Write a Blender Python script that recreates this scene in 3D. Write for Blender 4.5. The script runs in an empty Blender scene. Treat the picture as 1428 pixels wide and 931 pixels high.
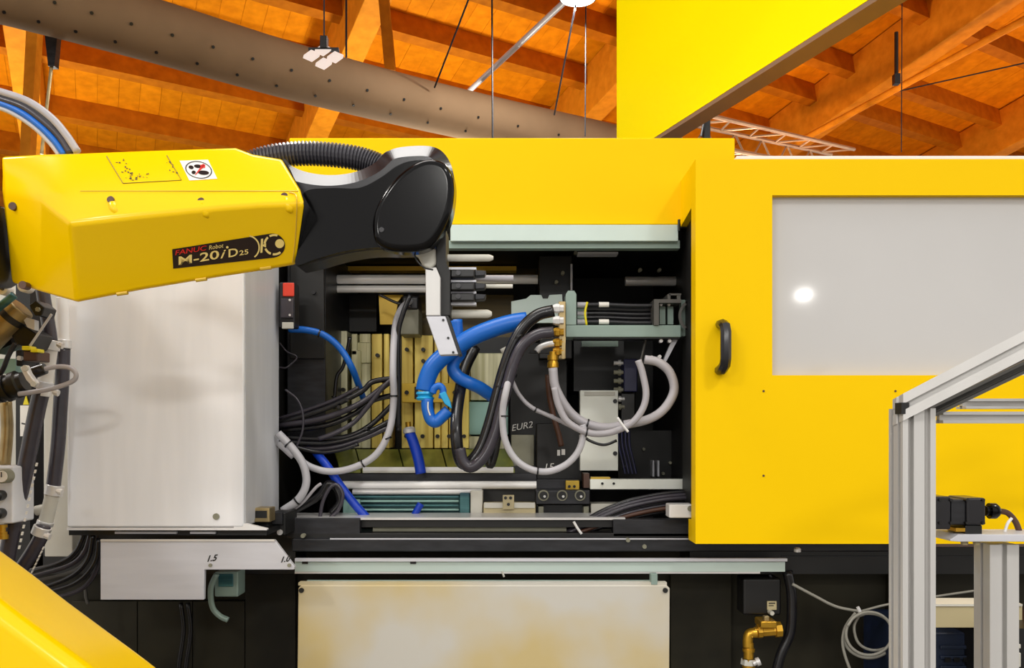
import bpy, bmesh, math, random
from mathutils import Vector, Matrix
random.seed(7)
SC = bpy.context.scene
COL = SC.collection
# ------------------------------------------------------------------ camera, world, light
F = 1237.0            # focal length in pixels of the 1428 px wide frame
ZC = 1.25             # eye height
HX, HY = 714.0, 600.0 # principal column and horizon row
cam = bpy.data.cameras.new('camera'); camo = bpy.data.objects.new('camera', cam); COL.objects.link(camo)
camo.location = (0, 0, ZC); camo.rotation_euler = (math.pi/2, 0, 0)
cam.sensor_width = 36; cam.lens = F/1428*36; cam.shift_y = (HY-465.5)/1428; cam.clip_end = 200; cam.clip_start = .05
SC.camera = camo
w = bpy.data.worlds.new('hall_air'); SC.world = w; w.use_nodes = True
w.node_tree.nodes['Background'].inputs[0].default_value = (1.0, .97, .93, 1)
w.node_tree.nodes['Background'].inputs[1].default_value = .94
SC.view_settings.view_transform = 'Standard'; SC.view_settings.look = 'None'
SC.view_settings.gamma = 1; SC.view_settings.use_curve_mapping = False
SC.view_settings.exposure = .08

LAMPS = [  # hall lamps hung under the roof: x, y, z, watts, disc diameter
    (-3.0, -1.8, 4.6, 80, .6), (2.6, -1.6, 5.2, 90, .6), (0.0, -6.0, 4.1, 210, 1.3), (-3.9, -6.0, 3.4, 270, 1.3),
    (-4.2, 2.4, 5.2, 70, .6), (4.6, 2.2, 5.2, 70, .6), (8.9, -22, 5.4, 160, .32)]
SPOT_AT, SPOT_TO = Vector((-2.9, 2.4, 4.3)), Vector((1.0, 4.0, 3.25))     # unseen spot added to brighten the yellow header
l = bpy.data.lights.new('header_fill_spot', 'SPOT'); l.energy = 300; l.spot_size = math.radians(46); l.spot_blend = .6; l.shadow_soft_size = .12; l.color = (1, .98, .9)
o = bpy.data.objects.new('header_fill_spot', l); COL.objects.link(o); o.location = SPOT_AT+(SPOT_TO-SPOT_AT).normalized()*.06
o.rotation_euler = (SPOT_TO-SPOT_AT).to_track_quat('-Z', 'Y').to_euler()
PANEL = (-.52, 2.25, 3.5)     # unseen LED panel added above the arm for highlights on arm and wrist
l = bpy.data.lights.new('highlight_panel_light', 'AREA'); l.shape = 'RECTANGLE'; l.size = .9; l.size_y = .7; l.energy = 17; l.color = (1, .98, .95)
o = bpy.data.objects.new('highlight_panel_light', l); COL.objects.link(o); o.location = (PANEL[0], PANEL[1], PANEL[2]-.02)
for i, (x, y, z, p, s) in enumerate(LAMPS):
    l = bpy.data.lights.new('hall_lamp_light', 'AREA'); l.shape = 'DISK'; l.size = s; l.energy = p; l.color = (1, .97, .92)
    o = bpy.data.objects.new('hall_lamp_light', l); COL.objects.link(o); o.location = (x, y, z-.02)

ADDED_UPLIGHTS = [(-5.2, 9.2, 2.7, 78), (-1.0, 9.6, 2.8, 84), (3.0, 9.8, 2.8, 80), (7.0, 10.4, 2.8, 84)]   # unseen lamps on masts, added behind the machine to brighten the roof
for x, y, z, p in ADDED_UPLIGHTS:
    l = bpy.data.lights.new('roof_fill_light', 'AREA'); l.shape = 'DISK'; l.size = .5; l.energy = p; l.color = (1, .92, .75) if x < 2 else (1, .62, .4)
    o = bpy.data.objects.new('roof_fill_light', l); COL.objects.link(o); o.location = (x, y, z+.02); o.rotation_euler = (math.pi, 0, 0)

# ------------------------------------------------------------------ helpers
def lin(v):
    v /= 255.0
    return v/12.92 if v <= .04045 else ((v+.055)/1.055)**2.4
def C(r, g, b): return (lin(r), lin(g), lin(b), 1)
MATS = {}
def mat(name, col, rough=.5, metal=0, var=0, scale=6, stretch=(1, 1, 1), bump=0, col2=None, coat=0, emit=None, spec=.5, lo=.35, hi=.65):
    m = bpy.data.materials.new(name); m.use_nodes = True; MATS[name] = m
    nt = m.node_tree; b = nt.nodes['Principled BSDF']
    b.inputs['Base Color'].default_value = col; b.inputs['Roughness'].default_value = rough
    b.inputs['Metallic'].default_value = metal; b.inputs['Coat Weight'].default_value = coat
    b.inputs['Specular IOR Level'].default_value = spec
    if emit:
        b.inputs['Emission Color'].default_value = col; b.inputs['Emission Strength'].default_value = emit
    tc = nt.nodes.new('ShaderNodeTexCoord'); mp = nt.nodes.new('ShaderNodeMapping'); mp.inputs['Scale'].default_value = stretch
    geo = nt.nodes.new('ShaderNodeNewGeometry')
    nt.links.new(geo.outputs['Position'], mp.inputs[0])
    n = nt.nodes.new('ShaderNodeTexNoise'); n.inputs['Scale'].default_value = scale; n.inputs['Detail'].default_value = 4
    nt.links.new(mp.outputs[0], n.inputs[0])
    if col2 is None and var:
        col2 = tuple(c*(1-var) for c in col[:3]) + (1,)
    if col2:
        r = nt.nodes.new('ShaderNodeValToRGB'); r.color_ramp.elements[0].position = lo; r.color_ramp.elements[1].position = hi
        r.color_ramp.elements[0].color = col2; r.color_ramp.elements[1].color = col
        nt.links.new(n.outputs[0], r.inputs[0]); nt.links.new(r.outputs[0], b.inputs['Base Color'])
    if bump:
        bp = nt.nodes.new('ShaderNodeBump'); bp.inputs['Strength'].default_value = bump; bp.inputs['Distance'].default_value = .004
        nt.links.new(n.outputs[0], bp.inputs['Height']); nt.links.new(bp.outputs[0], b.inputs['Normal'])
    return m
mat('yellow', (.93, .585, .0, 1), .5, var=.03, scale=1.5, spec=.08)
mat('robot_yellow', (.92, .585, .0, 1), .2, var=.03, scale=2, spec=.3)
mat('header_yellow', (.98, .80, .0, 1), .3, var=.02, scale=1, spec=.2)
mat('black', C(16, 15, 15), .4, var=.5, scale=9)
mat('black_gloss', C(7, 6, 7), .14, spec=.2)
mat('wrist_grey', C(22, 20, 25), .24, spec=.6, var=.1)
mat('dark_metal', C(46, 46, 50), .42, .3, var=.5, scale=14, stretch=(1, 1, 4))
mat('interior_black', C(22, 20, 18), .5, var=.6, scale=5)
mat('base_olive', C(46, 42, 26), .6, scale=3, col2=C(22, 19, 9), spec=.3)
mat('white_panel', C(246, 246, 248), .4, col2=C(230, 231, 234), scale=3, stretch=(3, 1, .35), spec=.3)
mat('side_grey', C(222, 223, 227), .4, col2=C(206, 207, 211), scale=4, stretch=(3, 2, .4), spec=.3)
mat('cream', C(205, 202, 190), .5, var=.12, scale=5)
mat('sheet_steel', C(204, 204, 210), .4, .1, var=.06, scale=6, stretch=(1, 1, 8))
mat('tray_steel', C(198, 194, 184), .42, .1, col2=C(198, 178, 126), scale=1.7, lo=.40, hi=.56)
mat('aluminium', C(200, 198, 195), .35, .3, var=.05, scale=20, stretch=(1, 1, .1))
mat('slot_dark', C(92, 90, 86), .5, .5, var=.2)
mat('chrome', C(245, 243, 240), .3, .1, var=.05)
mat('silver', C(222, 220, 218), .3, .35, var=.1, scale=30, stretch=(.2, 1, 1))
mat('gold_reflect_plate', C(250, 226, 120), .34, .2, col2=C(206, 176, 76), scale=7, stretch=(7, 7, .25), bump=.15)  # yellow mirrored by the metal mould plates is put into their colour
mat('pale_plate', C(240, 236, 200), .34, .2, col2=C(186, 182, 136), scale=7, stretch=(7, 7, .25), bump=.15)
mat('gold_strap', C(220, 182, 60), .4, .2, var=.2)
mat('olive_floor', C(160, 160, 66), .3, .1, col2=C(104, 112, 48), scale=5, stretch=(3, 1, 1))
mat('olive_reflect_back', C(92, 74, 14), .25, .3, col2=C(44, 34, 10), scale=3, stretch=(.3, 1, 6))  # yellow reflection in the dark polished back, put into the base colour
mat('teal', C(70, 120, 120), .35, .2, col2=C(34, 78, 88), scale=12, stretch=(.2, 1, 5))
mat('teal_light', C(150, 190, 180), .35, .2, var=.15)
mat('grey_green', C(138, 158, 148), .42, .1, var=.1, scale=10)
mat('pale_green', C(198, 214, 206), .42, .1, var=.06)
mat('pane', C(197, 195, 193), .06, col2=C(190, 188, 186), scale=1.2, spec=.5)
mat('blue_hose', C(16, 106, 206), .35, var=.1)
mat('blue_dark', C(8, 62, 190), .4, var=.15)
mat('cyan', C(40, 170, 225), .35, var=.05)
mat('navy', C(22, 24, 70), .4, var=.3)
mat('rubber', C(60, 56, 64), .27, var=.15, scale=30)
mat('rubber_black', C(28, 27, 30), .25, var=.2, scale=30)
mat('grey_hose', C(170, 166, 170), .4, var=.08, scale=20)
mat('white_hose', C(184, 182, 186), .4, var=.06, scale=20)
mat('white_plastic', C(232, 230, 228), .4, var=.05)
mat('brass', C(214, 164, 52), .3, .75, var=.25, scale=20)
mat('brass_dull', C(178, 156, 110), .35, .6, var=.3, scale=20)
mat('brown', C(84, 52, 36), .5, var=.2)
mat('red', C(232, 64, 40), .4, var=.05)
mat('ring_yellow', C(232, 214, 20), .45, var=.05)
mat('label_black', C(30, 10, 8), .35, var=.1)
mat('label_white', C(236, 232, 224), .45, var=.03)
mat('text_red', C(214, 34, 26), .4, var=.03)
mat('text_cream', C(240, 214, 130), .4, var=.03)
mat('text_dark', C(70, 66, 30), .5, var=.03)
mat('text_white', C(220, 218, 214), .5, var=.03)
mat('text_black', C(24, 22, 22), .5, var=.03)
mat('duct_grey', C(136, 110, 82), .8, var=.12, scale=2.5, bump=.2, spec=.2)
mat('concrete', C(120, 116, 110), .6, var=.15, scale=.8)
mat('lamp_white', (1, .98, .95, 1), .4, emit=14)
mat('flood_white', (1, .93, .9, 1), .4, emit=.25)
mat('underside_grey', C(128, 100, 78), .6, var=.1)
mat('truss', C(186, 158, 128), .4, .3, var=.1)
mat('blue_box', C(22, 36, 66), .5, col2=C(10, 22, 34), scale=6)
mat('coil_grey', C(150, 147, 136), .45, var=.1)
mat('conduit_grey', C(70, 68, 74), .3, var=.1)
mat('plate_white', C(244, 246, 236), .45, var=.06, scale=8)
mat('beige', C(186, 172, 132), .45, var=.1, scale=6)
mat('block_grey', C(140, 138, 118), .5, var=.2, scale=12)
# wood of the roof: boards with long grain
def wood(name, a, b_, ax):
    m = mat(name, a, .6, col2=b_, scale=2.2, stretch=(1, 1, 1), bump=.1, lo=.3, hi=.7, spec=.1)
    nt = m.node_tree
    for n in nt.nodes:
        if n.type == 'MAPPING': n.inputs['Scale'].default_value = (4, 4, 4)
    oi = nt.nodes.new('ShaderNodeObjectInfo'); hs = nt.nodes.new('ShaderNodeHueSaturation')
    mr = nt.nodes.new('ShaderNodeMapRange'); mr.inputs[3].default_value = .92; mr.inputs[4].default_value = 1.05
    nt.links.new(oi.outputs['Random'], mr.inputs[0]); nt.links.new(mr.outputs[0], hs.inputs['Value'])
    ramp = [n for n in nt.nodes if n.type == 'VALTORGB'][0]
    nt.links.new(ramp.outputs[0], hs.inputs['Color']); nt.links.new(hs.outputs[0], nt.nodes['Principled BSDF'].inputs['Base Color'])
    return m
wood('roof_wood', (.80, .27, .004, 1), (.62, .19, .002, 1), 0)
wood('beam_wood', (.72, .26, .012, 1), (.56, .185, .006, 1), 0)
wood('purlin_wood', (.5, .15, .004, 1), (.36, .10, .002, 1), 0)

def P(px, py, Y): return Vector(((px-HX)/F*Y, Y, ZC+(HY-py)/F*Y))
def M(px, Y): return px/F*Y                    # length of px pixels at depth Y
WL = {}                                        # world location of every object (translations only)
def obj(name, bm, m=None, parent=None, bevel=0, clamp=True, seg=2, smooth=False, kind=None, label=None, cat=None, group=None, origin='center', recalc=True):
    if recalc: bmesh.ops.recalc_face_normals(bm, faces=bm.faces[:])
    if origin == 'base':
        xs = [v.co for v in bm.verts]
        c = Vector((sum(v.x for v in xs)/len(xs), sum(v.y for v in xs)/len(xs), min(v.z for v in xs)))
    else:
        lo = Vector(tuple(min(v.co[i] for v in bm.verts) for i in range(3))); hi = Vector(tuple(max(v.co[i] for v in bm.verts) for i in range(3)))
        c = (lo+hi)/2
    bmesh.ops.translate(bm, verts=bm.verts[:], vec=-c)
    me = bpy.data.meshes.new(name); bm.to_mesh(me); bm.free()
    if smooth:
        for p in me.polygons: p.use_smooth = True
        if smooth != 'all': me.set_sharp_from_angle(angle=math.radians(38))
    o = bpy.data.objects.new(name, me); COL.objects.link(o)
    if m: me.materials.append(MATS[m])
    WL[o] = c
    if parent: o.parent = parent; o.location = c-WL[parent]
    else: o.location = c
    if bevel:
        b = o.modifiers.new('edge', 'BEVEL'); b.width = bevel; b.segments = seg; b.use_clamp_overlap = clamp; b.limit_method = 'ANGLE'; b.angle_limit = math.radians(32)
        if not smooth:
            for p in me.polygons: p.use_smooth = True
            b.harden_normals = True
    tag(o, label, cat, group, kind)
    return o
def tag(o, label=None, cat=None, group=None, kind=None):
    if label: o['label'] = label
    if cat: o['category'] = cat
    if group: o['group'] = group
    if kind: o['kind'] = kind
    return o
def thing(name, loc, label=None, cat=None, group=None, kind=None):
    o = bpy.data.objects.new(name, None); COL.objects.link(o); o.location = loc; o.empty_display_size = .1
    WL[o] = Vector(loc)
    return tag(o, label, cat, group, kind)
def NB(): return bmesh.new()
def wbox(bm, a, b):
    x0, y0, z0 = a; x1, y1, z1 = b
    v = [bm.verts.new(p) for p in ((x0,y0,z0),(x1,y0,z0),(x1,y1,z0),(x0,y1,z0),(x0,y0,z1),(x1,y0,z1),(x1,y1,z1),(x0,y1,z1))]
    for f in ((0,3,2,1),(4,5,6,7),(0,1,5,4),(1,2,6,5),(2,3,7,6),(3,0,4,7)): bm.faces.new([v[i] for i in f])
    return bm
def pbox(x0, y0, x1, y1, Yf, Yb, bm=None):
    """box whose front face spans those pixels at depth Yf and reaches back to Yb"""
    bm = bm or NB()
    a = P(x0, y1, Yf); b = P(x1, y0, Yf)
    return wbox(bm, (a.x, Yf, a.z), (b.x, Yb, b.z))
def prism(pts, Yf, Yb, bm=None, Yr=None):
    bm = bm or NB()
    fr = [P(x, y, Yr or Yf) for x, y in pts]
    v0 = [bm.verts.new((p.x, Yf, p.z)) for p in fr]; v1 = [bm.verts.new((p.x, Yb, p.z)) for p in fr]
    n = len(pts)
    bm.faces.new(v0); bm.faces.new(v1[::-1])
    for i in range(n): bm.faces.new((v0[i], v1[i], v1[(i+1) % n], v0[(i+1) % n]))
    return bm
def cr(pts, k=6, closed=False):
    """Catmull-Rom through points (any dimension)"""
    pts = [Vector(p) for p in pts]; n = len(pts); out = []
    rng = range(n) if closed else range(n-1)
    for i in rng:
        if closed: a, b, c, d = pts[i-1], pts[i], pts[(i+1) % n], pts[(i+2) % n]
        else:
            b, c = pts[i], pts[i+1]; a = pts[i-1] if i else b*2-c; d = pts[i+2] if i+2 < n else c*2-b
        for j in range(k):
            t = j/k
            out.append(((b*2)+(c-a)*t+(a*2-b*5+c*4-d)*t*t+(b*3-a-c*3+d)*t**3)*.5)
    if not closed: out.append(pts[-1])
    return out
def sweep(path, rad, n=10, bm=None, cap=True, closed=False):
    """round tube along world points; rad is a number or a list"""
    bm = bm or NB(); N = len(path)
    rings = []; up = None
    for i, p in enumerate(path):
        if closed: t = path[(i+1) % N]-path[i-1]
        else: t = path[min(i+1, N-1)]-path[max(i-1, 0)]
        t = t.normalized() if t.length > 1e-9 else Vector((0, 0, 1))
        if up is None: up = t.orthogonal().normalized()
        up = (up-t*up.dot(t)); up = up.normalized() if up.length > 1e-6 else t.orthogonal().normalized()
        s = t.cross(up); r = rad[i] if isinstance(rad, (list, tuple)) else rad
        rings.append([bm.verts.new(p+(up*math.cos(2*math.pi*j/n)+s*math.sin(2*math.pi*j/n))*r) for j in range(n)])
    m = N if closed else N-1
    for i in range(m):
        a, b = rings[i], rings[(i+1) % N]
        for j in range(n): bm.faces.new((a[j], a[(j+1) % n], b[(j+1) % n], b[j]))
    if cap and not closed: bm.faces.new(rings[0][::-1]); bm.faces.new(rings[-1])
    return bm
def tube(pts, rpx, n=10, k=6, bm=None):
    w_ = [P(*p) for p in pts]; Y = sum(p[2] for p in pts)/len(pts)
    return sweep(cr(w_, k) if len(w_) > 2 else w_, M(rpx, Y), n, bm)
def at(pts, Y): return [(p[0], p[1], Y if len(p) < 3 else p[2]) for p in pts]
def rod(a, b, r, n=14, bm=None): return sweep([Vector(a), Vector(b)], r, n, bm)
def disc(px, py, Yf, rpx, th, n=20, bm=None):
    c = P(px, py, Yf); return rod(c, c+Vector((0, th, 0)), M(rpx, Yf), n, bm)
def lathe_x(px0, py, Y, prof, n=20, bm=None, ax=(1, 0, 0)):
    """turned piece along an axis: prof = [(px along, px radius)]"""
    a = Vector(ax).normalized(); o = P(px0, py, Y)
    path = [o+a*M(s, Y) for s, r in prof]
    bm = bm or NB(); rings = []; up = a.orthogonal().normalized(); sd = a.cross(up)
    for p, (s, r) in zip(path, prof):
        rings.append([bm.verts.new(p+(up*math.cos(2*math.pi*j/n)+sd*math.sin(2*math.pi*j/n))*M(r, Y)) for j in range(n)])
    for q in range(len(rings)-1):
        for j in range(n): bm.faces.new((rings[q][j], rings[q][(j+1) % n], rings[q+1][(j+1) % n], rings[q+1][j]))
    bm.faces.new(rings[0][::-1]); bm.faces.new(rings[-1])
    return bm
def plane3(a, b, c):
    n = (b-a).cross(c-a).normalized()
    if n.y > 0: n = -n
    return a, n
def ray(px, py, pl, off=0.0):
    a, n = pl; r = Vector(((px-HX)/F, 1, (HY-py)/F)); o = Vector((0, 0, ZC))
    return o+r*((a+n*off-o).dot(n)/r.dot(n))
def decal(polys, pl, off, th=.0006):
    """thin printed shape lying on a plane: polys are pixel outlines"""
    bm = NB()
    for pts in polys:
        v0 = [bm.verts.new(ray(x, y, pl, off)) for x, y in pts]
        v1 = [bm.verts.new(ray(x, y, pl, off-th)) for x, y in pts]
        n = len(pts); bm.faces.new(v0); bm.faces.new(v1[::-1])
        for i in range(n): bm.faces.new((v0[i], v1[i], v1[(i+1) % n], v0[(i+1) % n]))
    return bm
DG = bpy.context.evaluated_depsgraph_get
def text_bm(s, org, xd, yd, pl, off, shear=0, bold=0):
    """lettering laid on a plane: org pixel, xd / yd pixel steps of one em"""
    cu = bpy.data.curves.new('lettering', 'FONT'); cu.body = s; cu.size = 1; cu.shear = shear; cu.offset = bold; cu.resolution_u = 3
    t = bpy.data.objects.new('lettering', cu); COL.objects.link(t)
    me = bpy.data.meshes.new_from_object(t.evaluated_get(DG())); bm = NB(); bm.from_mesh(me)
    bpy.data.objects.remove(t); bpy.data.curves.remove(cu); bpy.data.meshes.remove(me)
    for v in bm.verts:
        x = org[0]+xd[0]*v.co.x+yd[0]*v.co.y; y = org[1]+xd[1]*v.co.x+yd[1]*v.co.y
        v.co = ray(x, y, pl, off)
    return bm
def vplane(Y): return (Vector((0, Y, 0)), Vector((0, -1, 0)))
def ellipse(cx, cy, rx, ry, a0=0, a1=360, n=24, rot=0):
    out = []
    for i in range(n+(0 if a1-a0 == 360 else 1)):
        a = math.radians(a0+(a1-a0)*i/n); x = rx*math.cos(a); y = -ry*math.sin(a); r = math.radians(rot)
        out.append((cx+x*math.cos(r)-y*math.sin(r), cy+x*math.sin(r)+y*math.cos(r)))
    return out
def arc_band(cx, cy, r0, r1, a0, a1, n=10, rot=0, sy=1):
    return ellipse(cx, cy, r1, r1*sy, a0, a1, n, rot)+ellipse(cx, cy, r0, r0*sy, a0, a1, n, rot)[::-1]
def tie(par, px, py, Y, rpx, direction, m='rubber_black', w_=2.2):
    """cable tie: a short band round a hose"""
    d = Vector(direction).normalized(); c = P(px, py, Y); h = M(w_, Y)/2
    return obj('cable_tie', rod(c-d*h, c+d*h, M(rpx, Y), 12), m, par, smooth=True)

# ------------------------------------------------------------------ hall: floor and timber roof
bm = NB(); wbox(bm, (-16, -24, -.1), (18, 24, 0)); obj('floor', bm, 'concrete', kind='structure', label='grey concrete hall floor under the machine')
rd = Vector((-580, 1237, -280)).normalized(); re = Vector((1237, 580, 0)).normalized(); rn = re.cross(rd)
R0 = Vector((0, 11, ZC+500/1237*11))
def RP(u, v, h=0): return R0+re*u+rd*v+rn*h
ceil = thing('ceiling', RP(0, 0), 'orange timber hall roof of boards on purlins and glulam rafters', kind='structure')
def rbar(u0, v0, u1, v1, half, h0, h1):
    """beam lying in the roof plane from (u0,v0) to (u1,v1), from height h0 to h1 along the roof normal"""
    a, b = RP(u0, v0), RP(u1, v1); t = (b-a).normalized(); s = rn.cross(t).normalized()*half; bm = NB(); v = []
    for h in (h0, h1):
        for p in (a-s, b-s, b+s, a+s): v.append(bm.verts.new(p+rn*h))
    for f in ((0,3,2,1),(4,5,6,7),(0,1,5,4),(1,2,6,5),(2,3,7,6),(3,0,4,7)): bm.faces.new([v[i] for i in f])
    return bm
u = -11.0; 
while u < 17:
    wd = .235
    obj('plank', rbar(u+wd/2, -8.5, u+wd/2, 7.5, wd/2-.0015, random.uniform(-.004, .0), .05), 'roof_wood', ceil)
    u += wd
obj('roof_deck', rbar(3, -8.6, 3, 7.6, 14.4, .05, .12), 'purlin_wood', ceil)
for v0 in (4.9, 3.8, 2.7, 1.5, .55, -.42, -1.33, -2.0, -3.13, -4.0, -4.9):
    obj('purlin', rbar(-11, v0-.11*11, 17, v0+.11*17, .07, -.26, -.004), 'purlin_wood', ceil)
for u0 in (-8.4, -5.35, -2.2, .95, 4.15, 7.4, 10.6):
    obj('rafter', rbar(u0, -8.5, u0, 7.5, .13, -.62, -.02), 'beam_wood', ceil, bevel=.012)

# round fabric air duct with nozzles
dpts = [P(-180, -62, 5.5), P(0, -16, 6.0), P(211, 42, 6.6), P(430, 106, 7.5), P(640, 158, 8.5), P(860, 205, 9.6)]
duct = thing('air_duct', dpts[2], 'long round grey fabric air duct with nozzle holes under the roof', 'air duct')
obj('duct_tube', sweep(cr(dpts, 6), .225, 28), 'duct_grey', duct, smooth='all')
ax = (dpts[3]-dpts[2]).normalized(); q = cr(dpts, 8)
for i in range(8, len(q)-4, 2):
    for ang in (-62, -22):
        t = (q[i+1]-q[i-1]).normalized(); dn = Vector((0, 0, -1)); fw = Vector((0, -1, 0)); fw = (fw-t*fw.dot(t)).normalized(); dn = (dn-t*dn.dot(t)-fw*dn.dot(fw)).normalized()
        a = math.radians(-ang); r_ = fw*math.cos(a)+dn*math.sin(a)
        c = q[i]+t*(.08 if ang == -22 else 0)
        obj('nozzle', rod(c+r_*.219, c+r_*.231, .012, 10), 'black', duct)
for i in (4, 26):
    obj('duct_strap', rod(q[i]+Vector((0, 0, .2)), q[i]+Vector((0, 0, .9)), .01, 6), 'dark_metal', duct)

# square floodlight hung in front of the duct
Yl = 6.0
fl = thing('floodlight', P(452, 82, Yl), 'square white four-panel floodlight hung in front of the grey duct', 'floodlight')
for dx, dy in ((-16, -2), (0, -10), (17, 0), (1, 9)):
    c = (450+dx, 82+dy)
    bm = NB(); pts = [(c[0]-11.5, c[1]+1), (c[0]-1, c[1]-6.5), (c[0]+11.5, c[1]-1), (c[0]+1, c[1]+6.5)]
    pp = [P(x, y, Yl+(82-y)*.0045) for x, y in pts]
    v0 = [bm.verts.new(p) for p in pp]; v1 = [bm.verts.new(p+Vector((0, .02, .03))) for p in pp]
    bm.faces.new(v0); bm.faces.new(v1[::-1])
    for i in range(4): bm.faces.new((v0[i], v1[i], v1[(i+1) % 4], v0[(i+1) % 4]))
    obj('light_panel', bm, 'flood_white', fl)
obj('housing', pbox(446, 49, 456, 66, Yl+.05, Yl+.11), 'black', fl, bevel=.004)
obj('bracket', pbox(430, 66, 472, 70, Yl+.06, Yl+.1), 'dark_metal', fl)
obj('suspension_wire', rod(P(452, 49, Yl+.08), P(452, -100, Yl+.1), .006, 6), 'dark_metal', fl)
# high bay lamp at the top edge of the photograph
def bay(loc, label, emit='lamp_white', r=.2, group='high bay lamps'):
    t = thing('high_bay_lamp', loc, label, 'lamp', group); x, y, z = loc
    bm = NB(); v = Vector(loc)
    sweep([v+Vector((0, 0, h)) for h in (0.0, .06, .16, .22, .3)], [r, r*.95, r*.6, r*.35, r*.3], 20, bm)
    obj('reflector', bm, 'dark_metal', t, smooth=True)
    obj('lens', rod(v-Vector((0, 0, .012)), v-Vector((0, 0, .001)), r*.88, 20), emit, t)
    obj('suspension_wire', rod(v+Vector((0, 0, .3)), v+Vector((0, 0, 1.0)), .008, 6), 'dark_metal', t)
    return t
hb = P(806, -4, 7.2)
bay(hb, 'bright round high bay lamp at the top edge left of the yellow header', r=.16)
l = bpy.data.lights.new('high_bay_light', 'AREA'); l.shape = 'DISK'; l.size = .36; l.energy = 120; l.color = (1, .97, .93)
o = bpy.data.objects.new('high_bay_light', l); COL.objects.link(o); o.location = hb-Vector((0, 0, .03))
# thin tie rods and wires of the roof
def line(name, pts, r, m, label, cat, n=8):
    return obj(name, sweep([P(*p) for p in pts], r, n), m, None, smooth=True, label=label, cat=cat)
line('steel_tie_rod', [(655, 126, 8.9), (790, 0, 7.4), (840, -48, 6.9)], .026, 'sheet_steel', 'slanting grey steel tie rod between the duct and the bright lamp', 'tie rod', 12)
line('timber_rail', [(1113, 198, 11.6), (1428, 28, 9.0), (1500, -11, 8.5)], .04, 'beam_wood', 'long thin pale rail running along the timber rafter at right', 'rail', 10)
line('suspension_cable', [(686, -20, 7.6), (687, 192, 7.6)], .008, 'dark_metal', 'vertical suspension wire crossing the duct left of the lamp', 'wire')
line('suspension_cable', [(803, 6, 7.3), (773, 160, 8.2)], .008, 'dark_metal', 'slanting suspension wire falling from the bright lamp to the duct', 'wire')
line('suspension_cable', [(817, 0, 7.6), (816, 190, 7.6)], .006, 'dark_metal', 'thin vertical wire just left of the yellow header', 'wire')
line('suspension_cable', [(657, -10, 7.2), (606, 122, 8.0)], .008, 'dark_metal', 'slanting suspension wire above the middle of the duct', 'wire')
line('suspension_cable', [(1258, -10, 8.6), (1257, 212, 8.6)], .005, 'dark_metal', 'thin vertical wire in front of the rafter at right', 'wire')
line('suspension_cable', [(1240, 130, 10.4), (1428, 88, 9.6)], .008, 'dark_metal', 'nearly level dark wire under the roof at far right', 'wire')
hd = thing('rafter_hanger', P(1250, 70, 9.2), 'dark hanger rod with shoe under the rafter at right', 'hanger')
obj('hanger_rod', rod(P(1250, 45, 9.2), P(1250, 105, 9.2), .02, 10), 'black', hd); obj('hanger_shoe', pbox(1248, 102, 1256, 116, 9.18, 9.25), 'black', hd)
obj('brace', prism([(38, 10), (54, 10), (40, 240), (26, 240)], 8.0, 8.1), 'beam_wood', ceil)
hd = thing('duct_hanger', P(70, 70, 6.4), 'grey steel hanger under the duct beside the timber post', 'hanger')
obj('hanger_arm', prism([(62, 46), (80, 46), (76, 92), (67, 92)], 6.4, 6.46), 'dark_metal', hd); obj('hanger_rod', rod(P(72, 90, 6.43), P(58, 215, 6.43), .012, 8), 'brass_dull', hd)
obj('brace', prism([(527, -10), (541, -10), (551, 98), (536, 96)], 8.2, 8.3), 'purlin_wood', ceil)

# lattice truss beyond the header
A, B = P(965, 186, 8.2), P(1175, 228, 10.6)
tr = thing('lighting_truss', A, 'pale metal lattice lighting truss running behind the yellow covers', 'truss')
A = A+(A-B)*.12
tdir = (B-A).normalized(); side = tdir.cross(Vector((0, 0, 1))).normalized()*.14; up = Vector((0, 0, .14))
cor = [side+up, -side+up, -side-up, side-up]
for c in cor: obj('chord', rod(A+c, B+c, .021, 8), 'truss', tr, smooth=True)
L = (B-A).length; nb = int(L/.28)
for i in range(nb):
    for j, (c0, c1) in enumerate(((0, 1), (1, 2), (2, 3), (3, 0))):
        if j == 3: continue
        s0, s1 = A+tdir*(L*i/nb), A+tdir*(L*(i+1)/nb); a_, b_ = (cor[c0], cor[c1]) if i % 2 else (cor[c1], cor[c0])
        obj('lattice_bar', rod(s0+a_, s1+b_, .011, 6), 'truss', tr)
hd = thing('truss_clamp', P(985, 196, 7.9), 'black clamp hanging on the lattice truss', 'clamp')
obj('clamp_body', pbox(981, 158, 991, 196, 7.9, 7.98), 'black', hd, bevel=.01); obj('clamp_hook', tube(at([(978, 190), (982, 170), (986, 160)], 7.9), 2), 'black', hd)

# yellow booth header, level, coming towards the viewer on the right
hdir = Vector((436, -1237, 0)).normalized(); hn = Vector((-1237, -436, 0)).normalized()
h0 = P(860, 225.5, 5.0)
hdr = thing('booth_header', h0, 'large yellow overhead booth header panel with a grey-brown underside edge', 'booth header')
def hbox(t0, t1, z0, z1, n0, n1):
    bm = NB(); v = []
    for z in (z0, z1):
        for t, n_ in ((t0, n0), (t1, n0), (t1, n1), (t0, n1)): v.append(bm.verts.new(h0+hdir*t-hn*n_+Vector((0, 0, z))))
    for f in ((0,3,2,1),(4,5,6,7),(0,1,5,4),(1,2,6,5),(2,3,7,6),(3,0,4,7)): bm.faces.new([v[i] for i in f])
    return bm
obj('header_panel', hbox(0, 3.1, 0, 1.35, 0, .05), 'header_yellow', hdr)
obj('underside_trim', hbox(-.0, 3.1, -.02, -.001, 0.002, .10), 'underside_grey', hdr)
obj('support_post', hbox(.0, .12, -2.77, -.021, .01, .09), 'underside_grey', hdr)

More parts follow.
